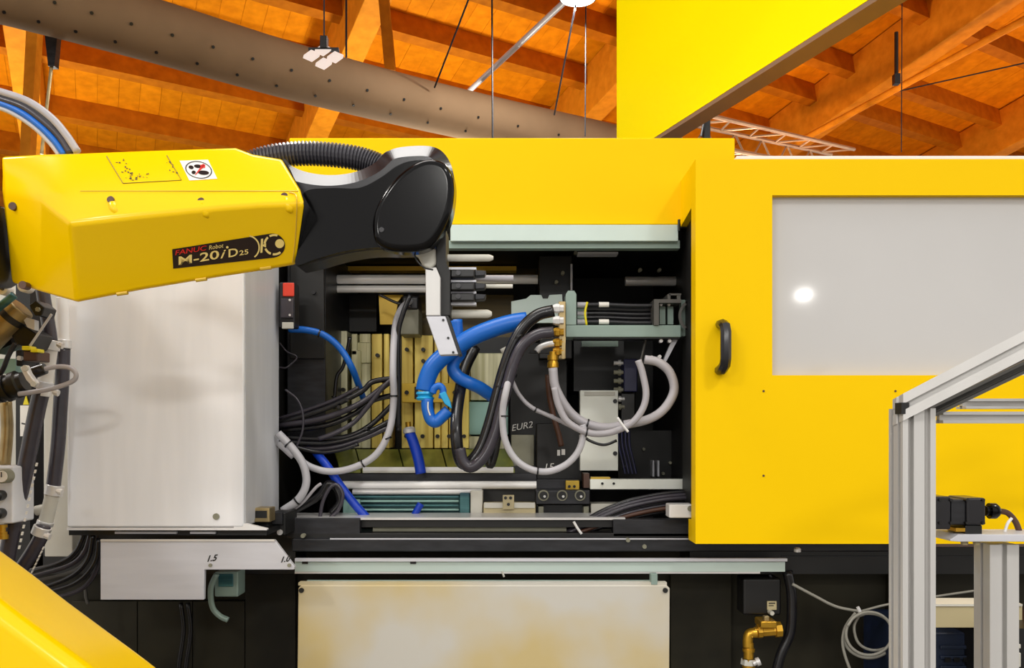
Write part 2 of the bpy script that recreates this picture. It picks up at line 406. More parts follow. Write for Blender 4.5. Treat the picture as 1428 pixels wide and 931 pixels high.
# ------------------------------------------------------------------ injection moulding machine
mc = thing('injection_moulding_machine', (0, 3.2, 0), 'yellow and white injection moulding machine with an open clamp area full of hoses', 'machine')
top = obj('top_cover', pbox(403, 192, 1025, 313, 2.72, 4.1), 'yellow', mc, bevel=.004)
obj('rear_cover', pbox(1025, 222, 1800, 330, 2.75, 4.1), 'yellow', mc)
obj('cover_lip', pbox(628, 313, 946, 336, 2.70, 2.72), 'pale_green', mc, bevel=.002)
obj('lip_channel', pbox(620, 335, 948, 346, 2.722, 2.76), 'grey_green', mc)
obj('lip_pin', tube(at([(947, 306), (947, 322)], 2.69), 2), 'black', mc)
# enclosure
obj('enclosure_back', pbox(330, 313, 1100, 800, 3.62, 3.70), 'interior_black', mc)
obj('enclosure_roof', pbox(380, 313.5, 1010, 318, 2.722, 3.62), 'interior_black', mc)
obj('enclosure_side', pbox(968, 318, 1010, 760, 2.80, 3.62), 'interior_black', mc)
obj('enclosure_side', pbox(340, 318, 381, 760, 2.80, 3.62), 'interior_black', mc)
# white cover at left
wc = obj('white_cover', pbox(93, 330, 340, 735, 2.40, 2.76), 'white_panel', mc, bevel=.006)
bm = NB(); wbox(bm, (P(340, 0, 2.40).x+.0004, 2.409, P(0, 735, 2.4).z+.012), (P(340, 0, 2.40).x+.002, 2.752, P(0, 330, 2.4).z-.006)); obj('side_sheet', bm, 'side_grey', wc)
obj('cover_screw', disc(301, 720, 2.396, 4.5, .006), 'block_grey', wc)
obj('bottom_lip', prism([(326, 726), (372, 737), (372, 739), (93, 739), (93, 735.5), (326, 735.5)], 2.402, 2.42), 'white_plastic', wc)
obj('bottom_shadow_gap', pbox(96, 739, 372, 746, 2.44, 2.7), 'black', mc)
for a_, b_ in ((240, 312), (345, 364)): obj('bottom_bracket', pbox(160 if a_ == 240 else 265, 741, 246 if a_ == 240 else 300, 744, 2.43, 2.45), 'sheet_steel', mc)
obj('rear_side_panel', pbox(62, 380, 101, 776, 2.62, 2.68), 'cream', mc, bevel=.003)
obj('clamp_cover', pbox(-420, 330, 66, 960, 2.95, 3.6), 'cream', mc)
obj('column_panel', pbox(22, 380, 42, 800, 2.72, 2.8), 'interior_black', mc)
# safety switch box
sw = obj('safety_switch', pbox(389, 393, 411, 456, 2.70, 2.76), 'dark_metal', mc, bevel=.005)
obj('red_cap', pbox(394, 394, 410, 413, 2.694, 2.70), 'red', sw, bevel=.003, label='red cap of the switch')
obj('switch_cover', pbox(391, 416, 409, 443, 2.692, 2.70), 'rubber', sw, bevel=.003)
obj('switch_foot', pbox(393, 449, 409, 458, 2.692, 2.70), 'cream', sw, bevel=.002)
for yy in (418, 439): obj('switch_screw', disc(404, yy, 2.690, 1.6, .003, 10), 'silver', sw)
obj('black_column', pbox(400, 340, 454, 612, 2.92, 3.55), 'dark_metal', mc, bevel=.004)
obj('black_column_face', pbox(404, 362, 452, 500, 2.905, 2.92), 'interior_black', mc, bevel=.003)
for x_, y_ in ((437, 407), (431, 620)): obj('column_bolt', disc(x_, y_, 2.895, 3, .012, 12), 'dark_metal', mc)
# tie bars and upper back
obj('upper_back_plate', pbox(454, 346, 752, 388, 3.40, 3.44), 'olive_reflect_back', mc)
obj('upper_highlight_strip', pbox(456, 371, 720, 377, 3.32, 3.38), 'gold_strap', mc)  # gold strip stands in for a highlight on the upper panel
for yc, r, m_ in ((389.5, 6.5, 'chrome'), (403, 5, 'chrome')):
    a, b = P(454, yc, 3.12), P(750 if yc < 400 else 640, yc, 3.12); obj('tie_bar', rod(a, b, M(r, 3.12), 20), m_, mc, smooth=True)
obj('tie_bar', rod(P(872, 392, 3.12), P(968, 392, 3.12), M(6.5, 3.12), 18), 'silver', mc, smooth=True)
for x_ in (875, 900): obj('right_rail', pbox(x_, 350, x_+40, 356, 3.2, 3.25), 'brass_dull', mc)
obj('upper_right_block', pbox(752, 356, 798, 500, 3.05, 3.5), 'interior_black', mc, bevel=.004)
obj('hanging_rod', rod(P(797, 368, 3.03), P(797, 405, 3.03), M(1.6, 3.03), 8), 'sheet_steel', mc)
for x_, y_ in ((776, 393), (785, 380), (803, 352), (893, 376), (920, 376)): obj('block_bolt', disc(x_, y_, 3.03, 2.6, .02, 10), 'block_grey', mc)
obj('angle_strip', pbox(806, 351, 862, 354, 2.9, 2.95), 'sheet_steel', mc)
# mould plates (each a piece)
pl = [(454, 461, 471, 604), (472, 461, 484, 604), (490, 465, 498, 474), (501, 465, 517, 474), (491, 477, 517, 485), (490, 488, 503, 604), (503.6, 488, 517, 604),
      (518, 465, 533, 604), (535, 465, 543, 604), (560, 467, 576, 604), (578, 467, 604, 604), (605.5, 474, 614, 604), (615, 490, 625, 604), (626, 490, 640, 604), (641, 490, 654, 604)]
for i, (a, b, c, d) in enumerate(pl):
    obj('mould_plate', pbox(a, b, c, d+21, 3.20-.012*(i % 3), 3.34), 'pale_plate' if i < 7 else 'gold_reflect_plate', mc, bevel=.003)
obj('mould_backing', pbox(453, 470, 716, 630, 3.35, 3.40), 'black', mc)
obj('mould_plate', pbox(656, 492, 706, 558, 3.24, 3.34), 'pale_plate', mc, bevel=.003); obj('mould_plate', pbox(652, 560, 709, 606, 3.22, 3.34), 'teal_light', mc, bevel=.003)
obj('mould_plate', pbox(652, 608, 709, 626, 3.22, 3.34), 'pale_plate', mc, bevel=.003)
for x_, y_ in ((526, 495), (567, 487), (590, 487), (590, 503), (566, 608), (589, 608), (610, 608), (626, 608), (647, 608), (478, 543), (459, 498), (466, 508), (460, 545)):
    obj('plate_hole', disc(x_, y_, 3.165, 2.8, .02, 12), 'black', mc)
stp = obj('mould_strap', pbox(560, 534, 641, 561, 3.145, 3.165), 'gold_strap', mc, bevel=.003)
for x_ in (567, 634): obj('strap_bolt', disc(x_, 547, 3.138, 3, .01, 12), 'black', stp)
obj('strap_slot', pbox(578, 539, 583, 556, 3.142, 3.146), 'black', stp)
obj('yellow_tag', prism([(528, 411), (562, 411), (555, 420), (550, 452), (530, 452)], 3.17, 3.19), 'gold_strap', mc)
lm = obj('latch_block', pbox(557, 430, 584, 466, 3.08, 3.2), 'block_grey', mc, bevel=.004); obj('latch_cap', pbox(561, 413, 583, 431, 3.07, 3.2), 'dark_metal', lm, bevel=.006)
obj('upper_left_dark_block', pbox(456, 411, 525, 462, 3.35, 3.5), 'interior_black', mc)
obj('upper_left_dark_block', pbox(585, 411, 716, 490, 3.36, 3.5), 'olive_reflect_back', mc)
# sloping drip tray: panels
def quad_slab(name, pts, th, m, par):
    bm = NB(); v0 = [bm.verts.new(P(*p)) for p in pts]; v1 = [bm.verts.new(P(*p)-Vector((0, 0, th))) for p in pts]
    bm.faces.new(v0); bm.faces.new(v1[::-1])
    for i in range(4): bm.faces.new((v0[i], v1[i], v1[(i+1) % 4], v0[(i+1) % 4]))
    return obj(name, bm, m, par)
for a, b in ((466, 496), (497, 556), (557, 616), (617, 662), (663, 711)):
    quad_slab('drip_panel', [(a, 626, 3.16), (b-1, 626, 3.16), (b+7, 655, 2.98), (a+8, 655, 2.98)], .01, 'olive_floor', mc)
obj('tray_edge', pbox(506, 651, 716, 656, 2.955, 2.97), 'silver', mc); obj('tray_edge', pbox(506, 656, 716, 659, 2.95, 2.97), 'cream', mc)
obj('tray_front', pbox(470, 660, 748, 672, 2.97, 3.1), 'dark_metal', mc)
obj('slide_rail', rod(P(478, 676, 2.92), P(748, 676, 2.92), M(5.5, 2.92), 16), 'chrome', mc, smooth=True)
obj('slide_rail', rod(P(492, 685.5, 2.91), P(672, 685.5, 2.91), M(4, 2.91), 16), 'silver', mc, smooth=True)
dr = obj('drawer_back', pbox(478, 690, 660, 726, 2.93, 3.0), 'teal', mc)
for yy, m_ in ((691, 'teal'), (697, 'teal_light'), (703, 'teal'), (709, 'teal_light'), (715, 'teal'), (720, 'teal_light')): obj('drawer_rib', pbox(478, yy, 640, yy+3, 2.90, 2.93), m_, dr, bevel=.002)
obj('drawer_end', pbox(641, 687, 655, 726, 2.88, 2.93), 'teal', dr, bevel=.003); obj('drawer_post', pbox(656, 684, 673, 726, 2.87, 2.95), 'cream', mc, bevel=.003)
obj('drawer_bracket', pbox(478, 696, 502, 724, 2.885, 2.9), 'teal_light', dr, bevel=.003)
# lower middle blocks
obj('carriage_plate', pbox(674, 681, 748, 702, 2.95, 3.05), 'interior_black', mc); 
bb = obj('beige_block', pbox(674, 702, 747, 727, 2.86, 2.95), 'beige', mc, bevel=.003); obj('block_top', pbox(675, 700.5, 746, 708, 2.854, 2.86), 'cream', bb)
br = obj('block_bracket', pbox(701, 690, 717, 710, 2.84, 2.855), 'beige', mc, bevel=.002)
for x_, y_ in ((705, 694), (712, 694), (709, 703)): obj('bracket_hole', disc(x_, y_, 2.836, 2.2, .006, 10), 'black', br)
obj('platen_wall', pbox(712, 478, 790, 672, 3.12, 3.5), 'interior_black', mc); 
obj('platen_plate', pbox(713, 606, 745, 650, 3.06, 3.12), 'block_grey', mc, bevel=.003)
obj('platen_foot', pbox(713, 650, 748, 672, 3.0, 3.1), 'black', mc)
obj('lift_column', pbox(748, 590, 812, 672, 3.02, 3.12), 'interior_black', mc, bevel=.004)
obj('lift_column_base', pbox(748, 668, 808, 684, 2.96, 3.1), 'dark_metal', mc, bevel=.003)
ab = obj('angle_bracket', pbox(789, 670, 808, 683, 2.90, 2.93), 'gold_strap', mc, bevel=.002)
for x_ in (794, 801): obj('bracket_hole', disc(x_, 678, 2.897, 2, .005, 10), 'black', ab)
cb = obj('bolt_block', pbox(747, 683, 823, 703, 2.86, 2.96), 'dark_metal', mc, bevel=.004)
for x_ in (758, 784, 809):
    bm = NB(); c = P(x_, 690.5, 2.852); path = [c+Vector((math.cos(t*math.pi/10), 0, math.sin(t*math.pi/10)))*M(6.6, 2.85) for t in range(20)]
    sweep(path, M(1.2, 2.85), 6, bm, closed=True); obj('bolt_ring', bm, 'block_grey', cb, smooth=True)
    obj('bolt_head', disc(x_, 690.5, 2.85, 5.8, .02, 16), 'black', cb); obj('bolt_socket', disc(x_+1.5, 692, 2.846, 1.8, .006, 8), 'silver', cb)
obj('lower_recess', pbox(748, 704, 822, 728, 2.92, 3.0), 'black', mc)
for yy in (717, 721): obj('recess_bar', rod(P(756, yy, 2.88), P(812, yy, 2.88), M(1.6, 2.88), 8), 'silver', mc)
for x_ in (751, 814): obj('recess_post', pbox(x_, 706, x_+7, 726, 2.87, 2.93), 'block_grey', mc)
obj('beige_block', pbox(824, 702, 882, 727, 2.88, 2.96), 'cream', mc, bevel=.003)
ws = obj('white_strip', pbox(823, 668, 958, 682, 2.86, 2.90), 'plate_white', mc, bevel=.002)
for x_ in (840, 856): obj('strip_hole', disc(x_, 674, 2.856, 1.8, .005, 10), 'black', ws)
obj('strip_block', pbox(814, 660, 822, 680, 2.88, 2.95), 'brown', mc); obj('strip_top', pbox(824, 665, 851, 668, 2.87, 2.9), 'gold_strap', mc)
wp = obj('white_plate', pbox(809, 544, 862, 656, 2.98, 3.02), 'plate_white', mc, bevel=.002); obj('plate_shade', pbox(815, 546, 858, 551, 2.975, 2.98), 'cream', wp)
for y_ in (559, 632): obj('plate_screw', disc(858, y_, 2.972, 3, .008, 10), 'black', wp)
obj('right_dark_block', pbox(862, 600, 966, 668, 3.2, 3.5), 'interior_black', mc); obj('right_dark_block', pbox(800, 470, 870, 545, 3.2, 3.5), 'black', mc)
obj('grey_tab', pbox(811, 471, 862, 483, 3.1, 3.12), 'grey_green', mc)
vb = obj('valve_block', pbox(870, 500, 889, 546, 2.98, 3.08), 'navy', mc, bevel=.004)
for y_ in (506, 519, 531, 543, 556, 567): obj('valve_port', lathe_x(856, y_, 3.0, [(0, 3), (6, 3), (6, 4.5), (10, 4.5), (10, 2.5), (15, 2.5)], 10), 'block_grey' if y_ % 2 else 'silver', vb, smooth=True)
obj('valve_block_lower', pbox(866, 548, 886, 590, 3.0, 3.08), 'black', mc, bevel=.004)
for i, x_ in enumerate((862, 867, 872, 877)): obj('blue_wire', tube(at([(x_, 600), (x_+1, 620), (x_+6, 642), (x_+10, 660)], 2.99), 1.6, 6), 'navy', mc, smooth=True)
for x_, y_ in ((905, 580), (938, 530), (898, 626), (925, 660), (935, 645), (870, 650)): obj('small_bolt', disc(x_, y_, 3.18, 2.2, .02, 8), 'block_grey', mc)
for x_ in (910, 917): obj('pin', pbox(x_, 642, x_+2.4, 664, 3.15, 3.2), 'sheet_steel', mc)
# sill and guide rail
obj('sill_ledge', pbox(395, 721.5, 872, 724.5, 2.70, 2.86), 'silver', mc)
obj('sill_fascia', pbox(396, 724.5, 872, 735, 2.72, 2.78), 'interior_black', mc, bevel=.001)
obj('sill_strip', pbox(520, 735, 790, 741, 2.74, 2.80), 'block_grey', mc)
obj('sill_corner', pbox(395, 722, 502, 745, 2.69, 2.72), 'dark_metal', mc, bevel=.003)
obj('sill_corner', pbox(855, 724, 962, 748, 2.69, 2.74), 'dark_metal', mc, bevel=.002)
obj('sill_beam', pbox(400, 743, 968, 751, 2.69, 2.80), 'interior_black', mc, bevel=.002)
obj('sill_bar', pbox(407, 751, 1300, 769, 2.66, 2.80), 'dark_metal', mc, bevel=.004)
obj('sill_edge', pbox(460, 750.2, 960, 752, 2.657, 2.662), 'sheet_steel', mc)
for x_, y_ in ((422, 747), (876, 753), (899, 762)): obj('sill_bolt', disc(x_, y_, 2.65, 3, .02, 10), 'block_grey', mc)
blk = obj('hinge_block', pbox(374, 715, 398, 746, 2.58, 2.72), 'interior_black', mc, bevel=.003); obj('hinge_pin', disc(390, 742, 2.575, 4, .01, 14), 'silver', blk)
obj('hinge_cap', pbox(379, 714, 393, 731, 2.56, 2.58), 'dark_metal', blk, bevel=.002)
lt = obj('lock_tab', pbox(350, 708, 376, 728, 2.50, 2.56), 'brass_dull', mc, bevel=.003); obj('lock_slot', pbox(356, 712, 372, 722, 2.497, 2.5), 'black', lt)
gr = obj('guide_rail', pbox(411, 783, 1095, 797, 2.60, 2.66), 'pale_green', mc, bevel=.001)
obj('guide_rail_flange', pbox(411, 778.5, 1098, 782.5, 2.585, 2.60), 'sheet_steel', gr); obj('rail_lower_edge', pbox(411, 797, 1060, 799.5, 2.60, 2.63), 'silver', gr)
for x_ in (425, 576): obj('rail_notch', pbox(x_-4, 781, x_+4, 786, 2.594, 2.601), 'black', gr)
obj('under_door_beam', pbox(962, 762, 1700, 800, 2.70, 2.9), 'black', mc)
obj('under_door_line', pbox(1090, 775, 1700, 776.2, 2.695, 2.70), 'dark_metal', mc)
# base
obj('machine_base', pbox(-420, 768, 1800, 1217, 2.86, 4.0), 'base_olive', mc)
for a, b in ((100, 191), (192, 268), (269, 341), (342, 412), (935, 1020), (1240, 1300)): obj('base_panel', pbox(a, 838 if a < 340 else 800, b, 1190, 2.83, 2.86), 'base_olive', mc, bevel=.002)
obj('base_dark_top', pbox(60, 746, 412, 800, 2.72, 2.86), 'black', mc)
tp = obj('lower_tray', prism([(420, 816), (930, 816), (934, 820), (933, 1010), (414, 1010), (416, 820)], 2.50, 2.53), 'tray_steel', mc, bevel=.002)
obj('tray_lip', pbox(428, 809, 912, 812, 2.55, 2.56), 'grey_green', tp); obj('tray_post', pbox(908, 800, 917, 815, 2.50, 2.53), 'grey_green', tp, bevel=.001)
obj('tray_corner', pbox(416, 812, 930, 816, 2.502, 2.53), 'tray_steel', tp)
for x_ in (420, 928): obj('corner_hole', disc(x_, 823, 2.495, 3.6, .006, 12), 'black', tp)
obj('rail_tab', tube(at([(700, 796), (703, 804)], 2.6), 1.4), 'cream', mc)
# folded sheet cover under the white panel
sc_ = obj('sheet_cover', prism([(140, 753), (383, 753), (411, 790), (410, 794), (285, 794), (284, 836), (140, 836)], 2.36, 2.375), 'sheet_steel', mc, bevel=.0015)
obj('sheet_top', pbox(140, 752, 383, 754.5, 2.355, 2.362), 'silver', sc_)
obj('lettering', text_bm('1.5', (287, 783), (12, -1.5), (2, -12), vplane(2.36), .0012, .2, .03), 'text_black', sc_); obj('lettering', text_bm('1.0', (390, 784), (11, -1.5), (2, -11), vplane(2.36), .0012, .2, .03), 'text_black', sc_)
for x_, y_ in ((293, 788), (403, 788)): obj('sheet_screw', disc(x_, y_, 2.356, 2.6, .005, 10), 'block_grey', sc_)
jb = obj('junction_box', pbox(299, 797, 332, 832, 2.55, 2.62), 'grey_green', mc, bevel=.004)
obj('box_face', pbox(304, 800, 325, 818, 2.545, 2.55), 'teal', jb, bevel=.003)
obj('box_cable', tube(at([(302, 800), (294, 820), (296, 845), (306, 858), (318, 864)], 2.53), 4), 'grey_green', jb, smooth='all')
# white strip block right of the cavity
rb = obj('white_bracket', pbox(933, 703, 967, 722, 2.60, 2.66), 'white_plastic', mc, bevel=.004); obj('bracket_bolt', disc(963, 709, 2.594, 4, .01, 12), 'block_grey', rb)

# sliding safety door
dr = obj('safety_door', None or (lambda bm: (wbox(bm, (P(970,0,2.5).x, 2.5, P(0,758,2.5).z), (P(1077,0,2.5).x, 2.56, P(0,222,2.5).z)),
      wbox(bm, (P(1640,0,2.5).x, 2.5, P(0,758,2.5).z), (P(1760,0,2.5).x, 2.56, P(0,222,2.5).z)),
      wbox(bm, (P(1077,0,2.5).x, 2.5, P(0,758,2.5).z), (P(1640,0,2.5).x, 2.56, P(0,523,2.5).z)),
      wbox(bm, (P(1077,0,2.5).x, 2.5, P(0,272,2.5).z), (P(1640,0,2.5).x, 2.56, P(0,222,2.5).z)), bm)[-1])(NB()), 'yellow', mc)
obj('window_pane', pbox(1070, 265, 1650, 530, 2.525, 2.54), 'pane', dr, label='milky grey window pane of the door')
obj('top_edge_glint', pbox(1027, 217, 1760, 222, 2.505, 2.60), 'label_white', dr, bevel=.002)  # white strip stands in for light caught on the rounded top edge
# left return of the door, cut away below the upper corner
bm = NB(); xl = P(970, 0, 2.5).x
ys = [(2.561, P(0, 222, 2.5).z), (2.72, P(0, 222, 2.5).z), (2.72, P(0, 316, 2.72).z), (2.561, P(0, 290, 2.56).z)]
v0 = [bm.verts.new((xl, y, z)) for y, z in ys]; v1 = [bm.verts.new((xl+.02, y, z)) for y, z in ys]
bm.faces.new(v0); bm.faces.new(v1[::-1])
for i in range(4): bm.faces.new((v0[i], v1[i], v1[(i+1) % 4], v0[(i+1) % 4]))
obj('door_return', bm, 'yellow', dr)
bm = NB(); wbox(bm, (xl, 2.561, P(0, 758, 2.5).z), (xl+.02, 2.60, P(0, 728, 2.5).z)); obj('door_foot', bm, 'yellow', dr)
obj('door_inner', pbox(972, 290, 1000, 740, 2.57, 2.79), 'interior_black', dr)
for x_, y_ in ((1065, 545), (1249, 545), (1065, 663), (1249, 663)): obj('door_screw', disc(x_, y_, 2.498, 1.5, .003, 10), 'brown', dr)
# handle
hp = [(1003, 450), (1011, 447), (1017, 456), (1017, 500), (1011, 517), (1003, 519)]
bm = NB()
hy = 2.44
sweep([P(1004, 452, 2.5), P(1008, 452, 2.462), P(1011, 455, 2.446), P(1012, 462, 2.442), P(1012, 500, 2.442), P(1011, 508, 2.446), P(1007, 515, 2.462), P(1003, 516, 2.5)], [.013, .015, .0155, .0155, .0155, .0155, .015, .014], 8, bm)
obj('handle', bm, 'wrist_grey', dr, smooth=True, label='black pull handle')
obj('foot_bolt', lathe_x(1112, 763, 2.6, [(0, 3), (2, 5), (6, 5), (7, 1)], 14, ax=(0, 0, -1)), 'silver', mc, smooth=True)
# chalk writing
obj('chalk_lettering', text_bm('EUR2', (713, 601), (13, -2.4), (1.6, -13), vplane(3.115), .003), 'text_white', mc)
obj('chalk_mark', decal([[(777, 627), (781, 627), (781, 635), (777, 635)], [(783, 626), (788, 626), (788, 634), (783, 634)]], vplane(3.02), .003), 'text_white', mc)
obj('chalk_lettering', text_bm('15', (757, 656), (15, -1), (3, -14), vplane(3.02), .003), 'text_white', mc)

# green bracket that carries the cable chain
gb = thing('cable_chain_bracket', P(800, 470, 2.72), 'grey-green L-shaped bracket holding fittings and the cable chain', 'bracket')
obj('bracket_upright', prism([(789, 410), (792, 405), (801, 405), (804, 410), (804, 453), (789, 453)], 2.72, 2.79), 'grey_green', gb, bevel=.002)
obj('bracket_arm', pbox(789, 453, 950, 470, 2.72, 2.80), 'grey_green', gb, bevel=.003)
obj('bracket_lower_edge', pbox(800, 470, 948, 472, 2.73, 2.80), 'dark_metal', gb)
obj('rear_plate', prism([(713, 420), (734, 416), (740, 411), (755, 411), (757, 416), (764, 416), (766, 411), (784, 410), (786, 450), (713, 450)], 2.95, 2.97), 'pale_green', gb, bevel=.001)
for i, y_ in enumerate((425, 431, 437, 443, 449)):
    Yc = 2.76 if i in (0, 4) else 2.78
    c = obj('cable', tube(at([(805, y_), (840, y_-.5), (880, y_+1), (914, y_+1)], Yc), 3.4), 'rubber_black', gb, smooth='all')
    obj('cable_end', rod(P(805, y_, Yc), P(818, y_, Yc), M(4, Yc), 12), 'white_hose' if i in (0, 2, 4) else 'grey_green', c, smooth=True)
    if i in (0, 4): obj('cable_label', rod(P(835, y_-.4, Yc), P(849, y_-.4, Yc), M(3.7, Yc), 12), 'label_white', c, smooth=True)
obj('yellow_tie', tube(at([(819, 421), (816, 436), (818, 453)], 2.735), 1.6), 'ring_yellow', gb, smooth='all')
ch = obj('cable_chain_link', (lambda bm: (pbox(912, 417, 950, 422, 2.71, 2.80, bm), pbox(912, 422, 919, 453, 2.71, 2.80, bm), pbox(931, 410, 935, 417, 2.71, 2.8, bm), pbox(933, 409, 950, 411.5, 2.71, 2.8, bm), pbox(944, 411, 949, 417, 2.71, 2.8, bm), bm)[-1])(NB()), 'slot_dark', gb)
for x_ in (924, 935): obj('link_slat', pbox(x_-4, 427, x_+4, 452, 2.76, 2.78), 'grey_green', ch); obj('link_stud', disc(x_-2, 424.5, 2.735, 2, .01, 8), 'silver', ch)
for cx in (946, 969):
    obj('link_plate', decal([arc_band(cx, 440, 20, 24, -62, 62, 14)], vplane(2.72), .004, .02), 'slot_dark', gb)
    obj('link_plate', decal([arc_band(cx+24, 440, 20, 24, 118, 242, 14)], vplane(2.72), .004, .02), 'slot_dark', gb)
obj('link_back', pbox(950, 418, 968, 468, 2.745, 2.78), 'grey_green', gb)
obj('gusset', prism([(938, 472), (946, 472), (929, 504), (925, 503)], 2.76, 2.78), 'sheet_steel', gb)
obj('stay', rod(P(901, 472, 2.78), P(894, 502, 2.78), M(2, 2.78), 8), 'slot_dark', gb)
for x_, y_ in ((922, 475), (934, 475), (909, 498), (920, 497), (920, 503)): obj('arm_bolt', disc(x_, y_, 2.74, 2.6, .02, 10), 'silver', gb)
# manifold of brass fittings left of the bracket
mf = thing('brass_manifold', P(782, 500, 2.70), 'upright brass manifold with hose fittings beside the grey-green bracket', 'manifold')
obj('manifold_body', pbox(779, 420, 789, 500, 2.705, 2.75), 'brass_dull', mf, bevel=.002)
obj('manifold_blade', prism([(784, 470), (789, 470), (787, 500), (783, 500)], 2.69, 2.70), 'brass_dull', mf)
for y_ in (430, 447, 463, 478, 490): obj('fitting_nut', lathe_x(771, y_, 2.70, [(0, 4.5), (4, 6.5), (9, 6.5), (10, 5), (15, 5)], 6), 'white_plastic' if y_ in (430, 447) else 'brass', mf)
obj('elbow_fitting', tube(at([(779, 478), (765, 480), (754, 484), (748, 490)], 2.70), 4.5), 'silver', mf, smooth='all')
obj('clamp_bar', pbox(738, 489, 770, 492, 2.70, 2.72), 'black', mf)
obj('lower_fitting', lathe_x(771, 490, 2.68, [(0, 5), (5, 5), (5, 7.5), (12, 7.5), (12, 6), (16, 8), (22, 8), (23, 6), (27, 6)], 14, ax=(0, 0, -1)), 'brass', mf, smooth=True)

# ------------------------------------------------------------------ hoses in the clamp area
def hose(name, pts, Y, r, m, label, cat='hose', ties=(), n=12, group=None):
    t = thing(name, P(pts[0][0], pts[0][1], Y), label, cat, group)
    obj('hose_tube', tube(at(pts, Y), r, n), m, t, smooth='all')
    for (x, y, dx, dy) in ties: tie(t, x, y, Y, r+1.2, (dx, 0, -dy))
    return t
h = hose('blue_hose', [(735, 447), (715, 450), (690, 457), (662, 468), (640, 481), (618, 497), (603, 512), (595, 530), (592, 545, 2.66)], 2.66, 12.5, 'blue_hose', 'thick bright blue hose arching from the manifold behind the gripper plate')
obj('hose_coupling', lathe_x(593, 546, 2.66, [(0, 12), (3, 13), (6, 10), (9, 13), (12, 11)], 16, ax=(0, 0, -1)), 'cyan', h, smooth=True)
h = hose('blue_hose', [(596, 556), (596, 568), (600, 583), (607, 588), (616, 581), (626, 572)], 2.65, 8.5, 'blue_hose', 'short blue hose loop with a light blue valve in front of the gold-reflecting plates')
obj('valve_handle', prism([(612, 549), (621, 545), (628, 560), (630, 570), (620, 563)], 2.62, 2.64), 'cyan', h, bevel=.003)
obj('valve_hook', tube(at([(603, 548), (606, 541), (613, 538), (618, 544), (616, 556)], 2.64), 5), 'blue_hose', h, smooth='all')
obj('hose_print', tube(at([(597, 560), (597, 570), (600, 579)], 2.627), 1), 'label_white', h)
hose('blue_hose', [(636, 446), (638, 470), (642, 490), (634, 503), (632, 515), (640, 526), (655, 534), (670, 541, 2.72), (692, 556, 2.76)], 2.70, 9, 'blue_hose', 'blue hose with an S bend right of the gripper plate')
hose('blue_hose', [(403, 459), (428, 460), (452, 467), (474, 485), (490, 511), (500, 536, 2.86), (507, 556, 2.92)], 2.80, 4.6, 'blue_hose', 'thin blue air hose arching down from the safety switch', ties=((446, 465, 1, .3),))
h = hose('blue_hose', [(571, 602), (577, 618), (583, 638), (587, 660)], 2.92, 7.5, 'blue_dark', 'short dark blue hose clamped below the gold-reflecting plates')
obj('hose_clamp', lathe_x(570, 595, 2.92, [(0, 6), (3, 9), (8, 9), (9, 7)], 14, ax=(.15, 0, -1)), 'silver', h, smooth=True); obj('hose_stub', tube(at([(569, 588), (570, 598)], 2.92), 4), 'brass', h)
hose('blue_hose', [(430, 614, 2.90), (442, 632, 2.84), (458, 652), (474, 676), (494, 702), (512, 722)], 2.80, 6, 'blue_dark', 'flat dark blue hose slanting down across the chrome rails')
hose('blue_hose', [(587, 702), (580, 714), (576, 724)], 2.84, 5, 'blue_dark', 'small dark blue hose stub in front of the teal drawer')
hose('black_hose', [(772, 433), (750, 439), (730, 456), (715, 482), (703, 515), (693, 552), (683, 590), (672, 622), (660, 640), (648, 647), (640, 636), (636, 600), (639, 560, 2.68), (648, 515, 2.76), (662, 485, 2.80)], 2.62, 8.5, 'rubber_black', 'thick black hose looping from the upper manifold fitting down to the drip tray', ties=((697, 538, .3, 1), (722, 470, .5, .8)))
hose('black_hose', [(772, 463), (750, 466), (730, 480), (718, 502), (708, 535), (699, 570), (690, 605), (676, 635), (658, 651), (646, 644), (641, 625)], 2.58, 8, 'rubber', 'dark grey hose beside the thick black one, from the lower manifold fitting', ties=((706, 540, .3, 1),))
hose('black_hose', [(716, 520), (702, 560), (695, 600), (690, 630), (684, 648), (680, 635), (682, 600), (690, 560)], 2.72, 6, 'rubber_black', 'narrow black hose loop hanging behind the two thick dark hoses')
hose('grey_hose', [(744, 466, 2.72), (730, 484, 2.68), (716, 506, 2.62), (706, 544), (701, 575), (704, 612), (718, 639), (740, 654), (765, 657), (790, 647), (807, 628), (814, 603), (812, 592)], 2.56, 4.8, 'white_hose', 'pale grey hose making a big U loop below the chalk lettering', ties=((703, 580, 0, 1), (750, 656, 1, .1)))
hose('grey_hose', [(771, 513), (775, 541), (793, 572), (815, 589), (843, 596), (871, 592), (905, 584), (927, 569), (940, 544), (934, 519), (918, 505), (899, 501)], 2.60, 6.4, 'grey_hose', 'thick grey hose sweeping from the brass fitting around to the right', ties=((819, 591, 1, .3), (868, 592, 1, -.1)))
hose('grey_hose', [(773, 540), (779, 565), (792, 588), (820, 603), (850, 603), (880, 590), (896, 570), (901, 548), (896, 520), (890, 502)], 2.55, 4.8, 'grey_hose', 'slimmer grey hose lying under the thick grey sweep', ties=((818, 603, 1, .2),))
hose('thin_cable', [(714, 530), (724, 550), (742, 568), (776, 584), (804, 598)], 2.64, 3, 'grey_hose', 'thin grey cable crossing the dark platen towards the grey hoses', 'cable', ties=((747, 571, 1, .5),))
hose('thin_cable', [(716, 536), (728, 556), (748, 573), (772, 580)], 2.68, 2, 'white_hose', 'thinnest pale cable just above the thin grey cable', 'cable')
hose('thin_cable', [(808, 603), (822, 614), (842, 620), (860, 614)], 2.70, 2, 'rubber_black', 'thin black cable sagging across the white plate', 'cable')
